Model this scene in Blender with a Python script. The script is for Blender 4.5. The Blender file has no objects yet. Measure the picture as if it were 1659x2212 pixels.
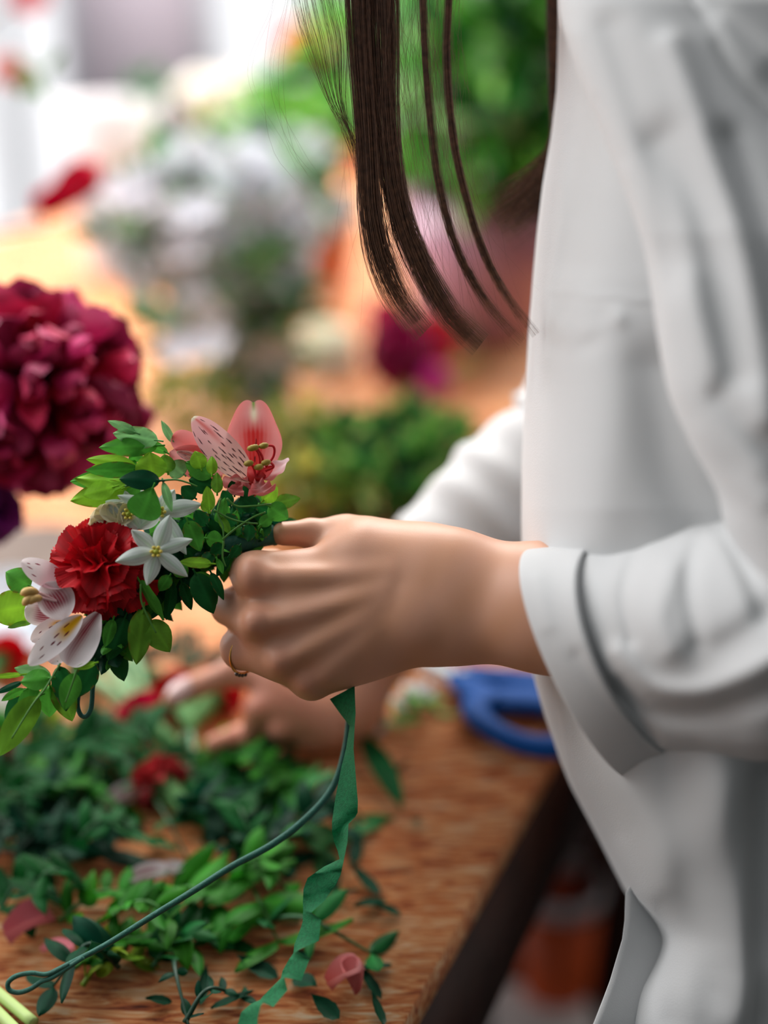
import bpy, math, random
import numpy as np
from mathutils import Vector, Matrix
rnd = random.Random(7)
nr = np.random.RandomState(11)
# ------------------------------------------------------------------ camera
TABLE = 0.75
CH = 0.50                                   # lens height above the worktop
PITCH = math.radians(22)
FOC = 3072.0                                # focal length in photo pixels (50 mm on a 36 mm tall frame)
CAM = np.array([0, 0, TABLE + CH])
FW = np.array([0, math.cos(PITCH), -math.sin(PITCH)])
UP = np.array([0, math.sin(PITCH), math.cos(PITCH)])
RT = np.array([1.0, 0, 0])
FD = 0.68                                   # focus distance
cd = bpy.data.cameras.new('camera')
cam = bpy.data.objects.new('camera', cd); bpy.context.scene.collection.objects.link(cam)
cam.location = CAM; cam.rotation_euler = (math.pi/2 - PITCH, 0, 0)
cd.sensor_fit = 'VERTICAL'; cd.sensor_height = 36; cd.sensor_width = 27; cd.lens = 50
cd.dof.use_dof = True; cd.dof.focus_distance = FD; cd.dof.aperture_fstop = 1.75; cd.clip_start = 0.02
S = bpy.context.scene; S.camera = cam
S.view_settings.view_transform = 'Standard'; S.view_settings.look = 'None'
S.view_settings.gamma = 1; S.view_settings.exposure = 0.0; S.view_settings.use_curve_mapping = False
S.cycles.max_bounces = 6; S.cycles.transparent_max_bounces = 8; S.cycles.sample_clamp_indirect = 6
# ------------------------------------------------------------------ light
w = bpy.data.worlds.new('sky'); S.world = w; w.use_nodes = True
nt = w.node_tree; bg = nt.nodes['Background']
tc = nt.nodes.new('ShaderNodeTexCoord'); dp = nt.nodes.new('ShaderNodeVectorMath'); dp.operation = 'DOT_PRODUCT'
v = Vector((-0.50, 0.75, 0.42)).normalized(); dp.inputs[1].default_value = v
nt.links.new(tc.outputs['Generated'], dp.inputs[0])
cr = nt.nodes.new('ShaderNodeValToRGB'); mr = nt.nodes.new('ShaderNodeMapRange')
mr.inputs['From Min'].default_value = -1; mr.inputs['From Max'].default_value = 1
nt.links.new(dp.outputs['Value'], mr.inputs['Value']); nt.links.new(mr.outputs['Result'], cr.inputs['Fac'])
e = cr.color_ramp.elements
e[0].position = 0.0; e[0].color = (0.045, 0.05, 0.05, 1)
e[1].position = 0.9; e[1].color = (1.03, 1.03, 1.06, 1)
x = cr.color_ramp.elements.new(0.38); x.color = (0.135, 0.142, 0.14, 1)
nt.links.new(cr.outputs['Color'], bg.inputs['Color']); bg.inputs['Strength'].default_value = 1.15
def area(name, loc, target, size, power, col, sy=None):
    d = bpy.data.lights.new(name, 'AREA'); d.energy = power; d.color = col; d.size = size
    if sy: d.shape = 'RECTANGLE'; d.size_y = sy
    o = bpy.data.objects.new(name, d); S.collection.objects.link(o); o.location = loc
    o.rotation_euler = (Vector(target) - Vector(loc)).to_track_quat('-Z', 'Y').to_euler()
    return o
area('window_light', (-1.75, .95, 2.4), (0.05, 0.65, 0.9), 1.2, 31, (1.0, 0.97, 0.93))
area('far_table_fill', (0.2, 3.0, 2.9), (0.2, 2.5, 0.75), 2.2, 175, (1.0, 0.95, 0.89))  # added overhead fill that brightens the far end of the table; no opening there
area('left_fill_light', (-2.4, 2.3, 1.9), (0.2, 1.9, 0.95), 1.2, 40, (1.0, 0.99, 1.0))  # unseen soft fill added at the left to lift the background plants and pot
area('back_wall_fill', (-.6, 4.2, 3.1), (-.6, 5.6, 1.2), 1.6, 110, (1.0, 0.98, 1.0))  # added fill, no fixture; lifts the unlit front of the pillar and back wall
# ------------------------------------------------------------------ helpers
def srgb(r, g, b):
    c = np.array([r, g, b]) / 255.0
    return tuple(np.where(c <= 0.04045, c/12.92, ((c+0.055)/1.055)**2.4))
def P(px, py, d):
    px, py, d = np.broadcast_arrays(np.asarray(px, float), np.asarray(py, float), np.asarray(d, float))
    return CAM + ((px-829.5)/FOC*d)[..., None]*RT + ((1106-py)/FOC*d)[..., None]*UP + d[..., None]*FW
def T(px, py, h=0.0):
    r = (px-829.5)/FOC*RT + (1106-py)/FOC*UP + FW
    return CAM + r*((CH-h)/-r[2])
def proj(p):
    q = p - CAM; d = q @ FW
    return (q @ RT)/d*FOC + 829.5, 1106 - (q @ UP)/d*FOC, d
def unit(v):
    v = np.asarray(v, float); return v/(np.linalg.norm(v, axis=-1, keepdims=True)+1e-12)
def mat(name, col=(0.5, 0.5, 0.5), rough=0.6, attr=False, sss=0, sssr=(1, .3, .15), trans=0, bump=None, metal=0, spec=0.5, sheen=0, coat=0, mottle=0, glass=0, mscale=60):
    m = bpy.data.materials.new(name); m.use_nodes = True
    n = m.node_tree; b = n.nodes['Principled BSDF']
    b.inputs['Base Color'].default_value = (*col[:3], 1); b.inputs['Roughness'].default_value = rough
    b.inputs['Metallic'].default_value = metal; b.inputs['Specular IOR Level'].default_value = spec
    b.inputs['Sheen Weight'].default_value = sheen; b.inputs['Coat Weight'].default_value = coat
    b.inputs['Transmission Weight'].default_value = glass
    src = None
    if attr:
        a = n.nodes.new('ShaderNodeVertexColor'); a.layer_name = 'Col'; src = a.outputs['Color']
    if mottle:
        tx = n.nodes.new('ShaderNodeTexCoord'); no = n.nodes.new('ShaderNodeTexNoise'); no.inputs['Scale'].default_value = mscale; no.inputs['Detail'].default_value = 5
        n.links.new(tx.outputs['Object'], no.inputs['Vector'])
        rr = n.nodes.new('ShaderNodeMapRange'); rr.inputs['To Min'].default_value = 1-mottle; rr.inputs['To Max'].default_value = 1+mottle
        rr.inputs['From Min'].default_value = .3; rr.inputs['From Max'].default_value = .7
        n.links.new(no.outputs['Fac'], rr.inputs['Value'])
        mx = n.nodes.new('ShaderNodeVectorMath'); mx.operation = 'SCALE'
        if src is not None: n.links.new(src, mx.inputs[0])
        else: mx.inputs[0].default_value = col[:3]
        n.links.new(rr.outputs['Result'], mx.inputs['Scale']); src = mx.outputs[0]
    if src is not None: n.links.new(src, b.inputs['Base Color'])
    if sss:
        b.inputs['Subsurface Weight'].default_value = sss; b.inputs['Subsurface Radius'].default_value = sssr
        b.inputs['Subsurface Scale'].default_value = 0.006
    if bump:
        tx = n.nodes.new('ShaderNodeTexCoord'); no = n.nodes.new('ShaderNodeTexNoise'); no.inputs['Scale'].default_value = bump[0]; no.inputs['Detail'].default_value = 3
        n.links.new(tx.outputs['Object'], no.inputs['Vector'])
        bp = n.nodes.new('ShaderNodeBump'); bp.inputs['Strength'].default_value = bump[1]; bp.inputs['Distance'].default_value = bump[2]
        n.links.new(no.outputs['Fac'], bp.inputs['Height']); n.links.new(bp.outputs['Normal'], b.inputs['Normal'])
    if trans:
        tr = n.nodes.new('ShaderNodeBsdfTranslucent'); ms = n.nodes.new('ShaderNodeMixShader'); ms.inputs['Fac'].default_value = trans
        if src is not None: n.links.new(src, tr.inputs['Color'])
        else: tr.inputs['Color'].default_value = (*col[:3], 1)
        n.links.new(b.outputs[0], ms.inputs[1]); n.links.new(tr.outputs[0], ms.inputs[2])
        n.links.new(ms.outputs[0], n.nodes['Material Output'].inputs['Surface'])
    return m
class MB:
    def __init__(s): s.v = []; s.q = []; s.t = []; s.c = []; s.n = 0
    def add(s, v, q=None, t=None, col=(.5, .5, .5)):
        v = np.asarray(v, float).reshape(-1, 3)
        if q is not None and len(q): s.q.append(np.asarray(q)+s.n)
        if t is not None and len(t): s.t.append(np.asarray(t)+s.n)
        c = np.asarray(col, float)
        if c.ndim == 1: c = np.tile(c, (len(v), 1))
        s.c.append(c.reshape(-1, 3)); s.v.append(v); s.n += len(v)
    def grid(s, G, col=(.5, .5, .5), wrap=False):
        n, m = G.shape[:2]; i = np.arange(n*m).reshape(n, m)
        if wrap: i = np.concatenate([i, i[:, :1]], 1)
        q = np.stack([i[:-1, :-1], i[1:, :-1], i[1:, 1:], i[:-1, 1:]], -1).reshape(-1, 4)
        s.add(G.reshape(-1, 3), q, None, col)
    def tube(s, pts, r, k=8, col=(.5, .5, .5), cap=True):
        pts = np.asarray(pts, float); n = len(pts); r = np.broadcast_to(r, n)
        tg = unit(np.gradient(pts, axis=0)); a = np.array([0.31, 0.2, 0.93]); N = []
        a = unit(np.cross(tg[0], a))
        for i in range(n):
            a = unit(a - tg[i]*np.dot(a, tg[i])); N.append(a)
        N = np.array(N); B = np.cross(tg, N); th = np.linspace(0, 2*np.pi, k, endpoint=False)
        G = pts[:, None] + r[:, None, None]*(np.cos(th)[None, :, None]*N[:, None]+np.sin(th)[None, :, None]*B[:, None])
        if cap:
            G = np.concatenate([np.repeat(pts[:1, None], k, 1), G, np.repeat(pts[-1:, None], k, 1)], 0)
            if np.ndim(col) == 2 and len(col) == n: col = np.concatenate([col[:1], col, col[-1:]], 0)
        if np.ndim(col) == 2 and len(col) == len(G): col = np.repeat(np.asarray(col)[:, None], k, 1).reshape(-1, 3)
        s.grid(G, col, True)
    def box(s, c, ax, col=(.5, .5, .5)):
        c = np.array(c, float); ax = np.array(ax, float)
        v = [c+sx*ax[0]+sy*ax[1]+sz*ax[2] for sx in (-1, 1) for sy in (-1, 1) for sz in (-1, 1)]
        s.add(v, [[0, 1, 3, 2], [4, 6, 7, 5], [0, 4, 5, 1], [2, 3, 7, 6], [0, 2, 6, 4], [1, 5, 7, 3]], None, col)
    def lathe(s, base, up, prof, k=40, col=(.5, .5, .5)):
        up = unit(up); a = unit(np.cross(up, [0.3, 1, 0.1])); b = np.cross(up, a); th = np.linspace(0, 2*np.pi, k, endpoint=False)
        G = np.array([[np.array(base)+up*h+r*(math.cos(t)*a+math.sin(t)*b) for t in th] for r, h in prof]); s.grid(G, col, True)
    def build(s, name, m, parent=None, smooth=True, loc=None):
        me = bpy.data.meshes.new(name); V = np.concatenate(s.v)
        Q = np.concatenate(s.q) if s.q else np.zeros((0, 4), int); Tt = np.concatenate(s.t) if s.t else np.zeros((0, 3), int)
        loc = np.zeros(3) if loc is None else np.asarray(loc, float); V = V-loc
        me.vertices.add(len(V)); me.vertices.foreach_set('co', V.astype(np.float32).ravel())
        li = np.concatenate([Q.ravel(), Tt.ravel()]).astype(np.int32); me.loops.add(len(li)); me.loops.foreach_set('vertex_index', li)
        ls = np.concatenate([np.arange(len(Q))*4, len(Q)*4+np.arange(len(Tt))*3]).astype(np.int32)
        me.polygons.add(len(ls)); me.polygons.foreach_set('loop_start', ls)
        me.update(calc_edges=True); me.validate()
        if smooth: me.polygons.foreach_set('use_smooth', np.ones(len(me.polygons), bool))
        C = np.concatenate(s.c)
        if len(C) == len(me.vertices):
            at = me.color_attributes.new('Col', 'FLOAT_COLOR', 'POINT')
            at.data.foreach_set('color', np.concatenate([C, np.ones((len(C), 1))], 1).astype(np.float32).ravel())
        me.materials.append(m)
        o = bpy.data.objects.new(name, me); S.collection.objects.link(o)
        if parent is not None: o.parent = parent; o.location = loc - wloc(parent)
        else: o.location = loc
        return o
def wloc(o):
    r = np.zeros(3)
    while o is not None: r = r+np.array(o.location); o = o.parent
    return r
def tag(o, label, cat, group=None, kind=None):
    o['label'] = label; o['category'] = cat
    if group: o['group'] = group
    if kind: o['kind'] = kind
    return o
def empty(name, loc, label, cat, group=None):
    o = bpy.data.objects.new(name, None); S.collection.objects.link(o); o.location = loc; o.empty_display_size = 0.02
    return tag(o, label, cat, group)
def struct(o): o['kind'] = 'structure'; return o
def spline(pts, n):
    pts = np.asarray(pts, float)
    if len(pts) == 2: return pts[0]+(pts[1]-pts[0])*np.linspace(0, 1, n)[:, None]
    L = np.concatenate([[0], np.cumsum(np.linalg.norm(np.diff(pts[:, :3], axis=0), axis=1)+1e-9)])
    t = np.linspace(0, L[-1], n); ext = np.concatenate([[2*pts[0]-pts[1]], pts, [2*pts[-1]-pts[-2]]])
    i = np.clip(np.searchsorted(L, t, 'right')-1, 0, len(pts)-2); u = ((t-L[i])/(L[i+1]-L[i]))[:, None]
    p0, p1, p2, p3 = ext[i], ext[i+1], ext[i+2], ext[i+3]
    return 0.5*((2*p1)+(-p0+p2)*u+(2*p0-5*p1+4*p2-p3)*u*u+(-p0+3*p1-3*p2+p3)*u**3)
PROF = {
 'leaf': lambda t: (t+.0)**.62*(1-t)**.85/0.4445,
 'round': lambda t: np.sqrt(np.clip(t*(1-t), 0, 1))*2*(1-.15*t),
 'petal': lambda t: (.16+.84*np.clip(t, 0, 1)**1.0)*np.clip(1-t, 0, 1)**.38/0.60,
 'narrow': lambda t: np.sin(np.pi*np.clip(t, 0, 1)**.85)**.8,
 'heart': lambda t: (.20+.80*np.sin(np.pi*.74*t)),
 'tear': lambda t: t**1.1*(1-t)**.5/0.385,
 'fan': lambda t: (.08+.92*t**1.1)*np.clip(1-t**9, 0, 1)**.5,
}
def blade(mb, b, tip, w, prof='leaf', n=None, cup=0.0, bend=0.0, fold=0.0, wav=(0, 5), col=None, nu=7, nv=13, notch=0.0, saw=(0, 0), twist=0.0, curl=0.0, dome=0.0):
    b = np.asarray(b, float); tip = np.asarray(tip, float); a = tip-b; L = np.linalg.norm(a); a = a/L
    if n is None: n = unit(CAM-b)+nr.normal(0, .25, 3)
    sd = unit(np.cross(n, a)); nn = np.cross(a, sd)
    t = np.linspace(0.0, 1, nv)[:, None]; u = np.linspace(-1, 1, nu)[None, :]
    hw = w/2*np.nan_to_num(PROF[prof](np.clip(t, 1e-4, 1)))
    tt = t*(1-dome*np.abs(u)**3) - notch*np.exp(-(np.abs(u)/.17)**1.5)*t**6
    if saw[0]: tt = tt + saw[0]*t**6*np.abs(np.sin(u*saw[1])); hw = hw*(1+saw[0]*.5*np.sin(t*saw[1]*1.5))
    ang = twist*(t-.5)
    off = cup*w*(u**2) + fold*w*np.abs(u) + wav[0]*w*np.sin(t*wav[1]*2+u*2+b[0]*900)*np.abs(u) + 0*t
    x = u*hw
    px = x*np.cos(ang)-off*np.sin(ang); pz = x*np.sin(ang)+off*np.cos(ang)
    bz = bend*L*np.sin(np.pi*t)+curl*L*t**3
    G = b + (tt*L)[..., None]*a + px[..., None]*sd + (pz+bz)[..., None]*nn
    C = np.zeros((nv, nu, 3))
    if col is None: C[:] = (.1, .3, .05)
    elif callable(col): C[:] = col(np.broadcast_to(t, (nv, nu)), np.broadcast_to(u, (nv, nu)))
    else: C[:] = col
    mb.grid(G, C.reshape(-1, 3))
def leafcol(base, rib=1.5, var=.18, seed=0, brown=0.0):
    base = np.array(base)
    def f(t, u):
        r = np.exp(-(u/.07)**2)*(1-t*.6); sv = np.exp(-((((t-.35*np.abs(u))*7+.5) % 1-.5)/.10)**2)*(np.abs(u) > .07)
        k = 1+(rib-1)*r+.16*sv+var*np.sin(t*7+seed)*np.cos(u*3+seed*2)
        c = base*k[..., None]
        if brown: c = c + (np.array(srgb(120, 75, 30))-c)*(np.clip((np.abs(u)-.86)*7, 0, 1)*brown*(np.sin(t*23+seed) > 0))[..., None]
        return np.clip(c, 0, 1)
    return f
# ------------------------------------------------------------------ signed distance bodies, meshed with surface nets
def sd_eval(pr, X):
    D = np.full(X.shape[:-1], 9.0, np.float32)
    for p in pr:
        if p[0] == 'c':
            _, a, b, ra, rb, k = p; ba = b-a; h = np.clip(((X-a)@ba)/max(ba@ba, 1e-12), 0, 1)
            q = X-a-h[..., None]*ba.astype(np.float32); d = np.sqrt((q*q).sum(-1))-(ra+(rb-ra)*h)
        else:
            _, c, R, r, k = p; q = ((X-c)@R.T.astype(np.float32))
            k0 = np.sqrt(((q/r)**2).sum(-1)); k1 = np.sqrt(((q/(r*r))**2).sum(-1)); d = k0*(k0-1)/(k1+1e-9)
        if k > 0:
            h = np.maximum(k-np.abs(D-d), 0)/k; D = np.minimum(D, d)-h*h*k*.25
        elif k < 0:
            h = np.maximum(-k-np.abs(D+d), 0)/-k; D = np.maximum(D, -d)+h*h*-k*.25
        else: D = np.minimum(D, d)
        D = D.astype(np.float32)
    return D
def nets(pr, lo, hi, h, warp=None):
    n = np.ceil((np.array(hi)-lo)/h).astype(int)+1
    ax = [lo[i]+h*np.arange(n[i]) for i in range(3)]
    X = np.stack(np.meshgrid(*ax, indexing='ij'), -1).astype(np.float32)
    F = sd_eval(pr, X)
    if warp is not None: F = F+warp(X).astype(np.float32)
    F = np.where(F == 0, 1e-7, F); ins = F < 0
    c = np.stack([ins[i:n[0]-1+i, j:n[1]-1+j, k:n[2]-1+k] for i in (0, 1) for j in (0, 1) for k in (0, 1)])
    s = c.sum(0); act = (s > 0) & (s < 8); idx = -np.ones(act.shape, int); I = np.argwhere(act); idx[act] = np.arange(len(I))
    acc = np.zeros((len(I), 3)); cnt = np.zeros(len(I))
    off = np.array([(i, j, k) for i in (0, 1) for j in (0, 1) for k in (0, 1)])
    for a in range(8):
        for b in range(a+1, 8):
            if np.abs(off[a]-off[b]).sum() != 1: continue
            fa = F[tuple((I+off[a]).T)]; fb = F[tuple((I+off[b]).T)]; m = (fa < 0) != (fb < 0); t = fa/(fa-fb+1e-12)
            p = off[a]+(off[b]-off[a])*t[:, None]; acc[m] += p[m]; cnt[m] += 1
    V = np.array(lo)+(I+acc/cnt[:, None])*h
    Q = []
    for a in range(3):
        b, cc = (a+1) % 3, (a+2) % 3
        sl0 = [slice(None)]*3; sl1 = [slice(None)]*3; sl0[a] = slice(0, -1); sl1[a] = slice(1, None)
        e = ins[tuple(sl0)] != ins[tuple(sl1)]; E = np.argwhere(e)
        E = E[(E[:, b] > 0) & (E[:, cc] > 0) & (E[:, b] < n[b]-1) & (E[:, cc] < n[cc]-1)]
        sg = ins[tuple(E.T)]; db = np.zeros(3, int); db[b] = 1; dc = np.zeros(3, int); dc[cc] = 1
        q = np.stack([idx[tuple((E-db-dc).T)], idx[tuple((E-dc).T)], idx[tuple(E.T)], idx[tuple((E-db).T)]], 1)
        q = np.where(sg[:, None], q, q[:, ::-1]); Q.append(q)
    Q = np.concatenate(Q); Q = Q[(Q >= 0).all(1)]
    return V, Q
def cap(a, b, ra, rb, k=0.006):        # a, b = (px, py, depth); radii in pixels at that depth
    return ('c', P(*a).astype(np.float32), P(*b).astype(np.float32), ra*a[2]/FOC, rb*b[2]/FOC, k)
def ell(c, r, k=0.004, ang=0.0, yaw=0.0):        # camera-aligned ellipsoid, radii in px (x, y) and metres (depth)
    s = c[2]/FOC; ca, sa = math.cos(ang), math.sin(ang)
    e1 = ca*RT-sa*UP; e2 = -sa*RT-ca*UP
    cy, sy = math.cos(yaw), math.sin(yaw); f = FW; e1, f = cy*e1+sy*f, cy*f-sy*e1
    return ('e', P(*c).astype(np.float32), np.array([e1, e2, f]), np.array([r[0]*s, r[1]*s, r[2]], np.float32), k)
def smooth_mesh(V, Q, it=2, lam=.5):
    e = np.concatenate([Q[:, [0, 1]], Q[:, [1, 2]], Q[:, [2, 3]], Q[:, [3, 0]]])
    for _ in range(it):
        A = np.zeros_like(V); n = np.zeros(len(V)); 
        for d in range(3): A[:, d] = np.bincount(e[:, 0], V[e[:, 1], d], len(V))
        n = np.bincount(e[:, 0], minlength=len(V)); V = V+lam*(A/np.maximum(n, 1)[:, None]-V)
    return V
# ------------------------------------------------------------------ materials
M_skin = mat('skin', attr=True, rough=.46, sss=.15, bump=(2200, .22, .0003), spec=.45)
M_cloth = mat('white_crepe', srgb(206, 208, 209), rough=.88, sheen=.25, bump=(1500, .35, .0005), spec=.2, trans=.12)
M_hair = mat('brown_hair', attr=True, rough=.38, spec=.5)
M_petal = mat('petal', attr=True, rough=.55, trans=.22, spec=.3, bump=(500, .12, .0004))
M_leaf = mat('leaf', attr=True, rough=.55, trans=.28, spec=.14, bump=(420, .25, .0004), mottle=.12, mscale=90)
M_stem = mat('stem', attr=True, rough=.5, spec=.4)
M_gold = mat('gold', srgb(225, 165, 90), rough=.22, metal=1)
M_tape = mat('floral_tape', srgb(8, 104, 60), rough=.85, bump=(1400, .6, .0006), trans=.18, mottle=.22, mscale=700)
M_wire = mat('tape_wrapped_wire', srgb(20, 86, 72), rough=.65, bump=(900, .5, .0006), mottle=.2, mscale=300)
def wood(name):
    m = mat(name, rough=.55, spec=.35); n = m.node_tree; b = n.nodes['Principled BSDF']
    tx = n.nodes.new('ShaderNodeTexCoord'); mp = n.nodes.new('ShaderNodeMapping'); mp.inputs['Rotation'].default_value = (0, 0, math.radians(-8)); mp.inputs['Scale'].default_value = (10, 58, 30)
    n.links.new(tx.outputs['Object'], mp.inputs['Vector'])
    n1 = n.nodes.new('ShaderNodeTexNoise'); n1.inputs['Scale'].default_value = 2.6; n1.inputs['Detail'].default_value = 8; n1.inputs['Roughness'].default_value = .62; n1.inputs['Distortion'].default_value = 1.6
    n.links.new(mp.outputs[0], n1.inputs['Vector'])
    r1 = n.nodes.new('ShaderNodeValToRGB'); el = r1.color_ramp.elements
    el[0].position = .30; el[0].color = (*srgb(82, 38, 28), 1); el[1].position = .68; el[1].color = (*srgb(255, 226, 188), 1)
    for p, c in ((.39, (176, 90, 54)), (.475, (226, 136, 78)), (.56, (244, 176, 118))):
        q = el.new(p); q.color = (*srgb(*c), 1)
    n.links.new(n1.outputs['Fac'], r1.inputs['Fac'])
    n2 = n.nodes.new('ShaderNodeTexNoise'); n2.inputs['Scale'].default_value = 9; n2.inputs['Detail'].default_value = 3; n.links.new(tx.outputs['Object'], n2.inputs['Vector'])
    r2 = n.nodes.new('ShaderNodeMapRange'); r2.inputs['From Min'].default_value = .3; r2.inputs['From Max'].default_value = .7; r2.inputs['To Min'].default_value = .7; r2.inputs['To Max'].default_value = 1.12
    n.links.new(n2.outputs['Fac'], r2.inputs['Value'])
    sc = n.nodes.new('ShaderNodeVectorMath'); sc.operation = 'SCALE'; n.links.new(r1.outputs['Color'], sc.inputs[0]); n.links.new(r2.outputs[0], sc.inputs['Scale'])
    n.links.new(sc.outputs[0], b.inputs['Base Color'])
    bp = n.nodes.new('ShaderNodeBump'); bp.inputs['Strength'].default_value = .15; bp.inputs['Distance'].default_value = .001
    n.links.new(n1.outputs['Fac'], bp.inputs['Height']); n.links.new(bp.outputs['Normal'], b.inputs['Normal'])
    return m
M_wood = wood('rough_wood')
M_dark = mat('dark_brown_wood', srgb(62, 34, 24), rough=.6, mottle=.35, mscale=25)
# ------------------------------------------------------------------ setting
FL = 0.0
def slab(name, pts, z0, z1, m):
    b = MB(); k = len(pts); top = [(x, y, z1) for x, y in pts]; bot = [(x, y, z0) for x, y in pts]
    b.add(top+bot, [[0, 1, 2, 3], [7, 6, 5, 4]]+[[i, i+k, (i+1) % k+k, (i+1) % k] for i in range(k)]); return b.build(name, m, smooth=False)
struct(slab('floor', [(-3.4, -1.2), (4, -1.2), (4, 6.0), (-3.4, 6.0)], -.1, FL, mat('floor_concrete', srgb(30, 25, 23), rough=.85, mottle=.3, mscale=6)))
M_wall = mat('white_plaster', srgb(228, 226, 228), rough=.9, mottle=.03, mscale=4)
M_pillar = mat('lilac_grey_plaster', srgb(220, 208, 220), rough=.9, mottle=.04, mscale=4)
def wbox(name, x0, x1, y0, y1, z0, z1, m, par=None):
    b = MB(); b.box(((x0+x1)/2, (y0+y1)/2, (z0+z1)/2), np.diag([(x1-x0)/2, (y1-y0)/2, (z1-z0)/2])); return b.build(name, m, par, smooth=False)
WY = 5.6
def XB(px): return (px-829.5)/FOC*(WY*math.cos(PITCH)+.55)
struct(wbox('trim_1', XB(208), XB(452), WY, WY+.3, 0, 3.2, M_pillar))
struct(wbox('wall_back', XB(760), 4.0, WY, WY+.2, 0, 3.2, M_wall))
struct(wbox('baseboard_back', -3.4, XB(208), WY+.05, WY+.2, 0, .12, M_wall))
struct(wbox('wall_right', 4.0, 4.2, -1.2, WY+.2, 0, 3.2, mat('grey_plaster', srgb(110, 108, 104), rough=.9)))
M_glass = mat('window_glass', (1, 1, 1), rough=.0, glass=1, spec=.2); M_glass.node_tree.nodes['Principled BSDF'].inputs['IOR'].default_value = 1.01
for k, (a, c) in enumerate(((-3.4, XB(208)), (XB(452), XB(760)))):
    fr = MB(); z0, z1 = .12, 3.0; t = .035
    for bx in ((a, a+2*t, z0, z1), (c-2*t, c, z0, z1), (a, c, z0, z0+2*t), (a, c, z1-2*t, z1)):
        fr.box(((bx[0]+bx[1])/2, WY+.12, (bx[2]+bx[3])/2), np.diag([(bx[1]-bx[0])/2, .03, (bx[3]-bx[2])/2]))
    if k == 0: fr.box((XB(60), WY+.12, 1.55), np.diag([.03, .03, 1.4]))
    f = struct(fr.build('window_%d' % (k+1), mat('white_frame', srgb(225, 232, 238), rough=.5), smooth=False))
    g = MB(); g.box(((a+c)/2, WY+.12, 1.55), np.diag([(c-a)/2-t, .004, 1.4])); g.build('window_pane', M_glass, f, smooth=False)
# worktop
A = T(870, 2212)[:2]; B = T(1163, 1680)[:2]; dr = unit(B-A); A0 = A-dr*.35; B1 = A+dr*1.55
C1 = T(560, 170)[:2]; C1 = np.array([-.42, 3.55]); C0 = T(0, 480)[:2]
top_pts = [tuple(A0), tuple(B1), (1.35, 3.75), tuple(C1), tuple(C0-np.array([.04, .35])), (-1.05, 1.7), (-.95, A0[1])]
tb = MB(); k = len(top_pts)
cen = np.mean(top_pts, 0)
V = [(x, y, TABLE) for x, y in top_pts]+[(x, y, TABLE-.020) for x, y in top_pts]+[(*cen, TABLE), (*cen, TABLE-.020)]
tb.add(V, [[i, i+k, (i+1) % k+k, (i+1) % k] for i in range(k)], [[2*k, i, (i+1) % k] for i in range(k)]+[[2*k+1, (i+1) % k+k, i+k] for i in range(k)])
table = tag(tb.build('worktable', M_wood, smooth=False, loc=(cen[0], cen[1], FL)), 'long rough orange-brown wooden worktable strewn with cut greenery', 'table')
nrm = np.array([dr[1], -dr[0]])
def plank(name, p, q, th, z0, z1, m, par):
    p = np.array(p); q = np.array(q); d = (q-p)/2; u = unit(d); nn = np.array([u[1], -u[0]])
    b = MB(); b.box((*((p+q)/2), (z0+z1)/2), [(*d, 0), (*(nn*th/2), 0), (0, 0, (z1-z0)/2)]); return b.build(name, m, par, smooth=False)
plank('apron', A0+dr*.03-nrm*.018, B1-nrm*.018, .03, TABLE-.13, TABLE-.0205, M_dark, table)
for q in (A0+dr*.1-nrm*.07, A+dr*.86-nrm*.07, (-.8, .5), (-.55, 2.2), (.9, 3.4), (-.3, 3.3)):
    wbox('leg', q[0]-.035, q[0]+.035, q[1]-.035, q[1]+.035, FL, TABLE-.0205, M_dark, table)
for zz in (.14, .40):
    for j in range(1, 4): plank('shelf_board', A0+dr*.1-nrm*(.20+.15*j), B1-dr*.3-nrm*(.20+.15*j), .13, zz, zz+.02, M_dark, table)
# things under the table edge
def G(px, py, z): r = (px-829.5)/FOC*RT+(1106-py)/FOC*UP+FW; return CAM+r*((CAM[2]-z)/-r[2])
c = G(1205, 2060, .16)
bk = MB(); bk.lathe((c[0], c[1], FL), (0, 0, 1), [(0, .0), (.036, .0), (.046, .24), (.043, .24), (.034, .01), (0, .01)], 48)
bko = tag(bk.build('bucket', mat('orange_plastic', srgb(225, 88, 30), rough=.45), loc=(c[0], c[1], FL)), 'orange plastic bucket on the floor under the table edge', 'bucket')
rm = MB(); rm.lathe((c[0], c[1], FL), (0, 0, 1), [(.045, .238), (.049, .24), (.050, .262), (.046, .262), (.043, .238)], 48); rm.build('rim', mat('pale_plastic', srgb(200, 190, 190), rough=.5), bko)['label'] = 'pale grey rim'
c = G(1165, 2290, .05)
bx = MB(); bx.box((c[0], c[1], .05), np.diag([.055, .05, .05])); bxo = tag(bx.build('storage_box', mat('white_board', srgb(226, 214, 208), rough=.7), smooth=False, loc=(c[0], c[1], 0)), 'off-white box on the floor in front of the orange bucket', 'box')
lb = MB(); lb.box((c[0], c[1], .108), np.diag([.058, .053, .008])); lb.build('lid', bpy.data.materials['white_board'], bxo, smooth=False)
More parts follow.
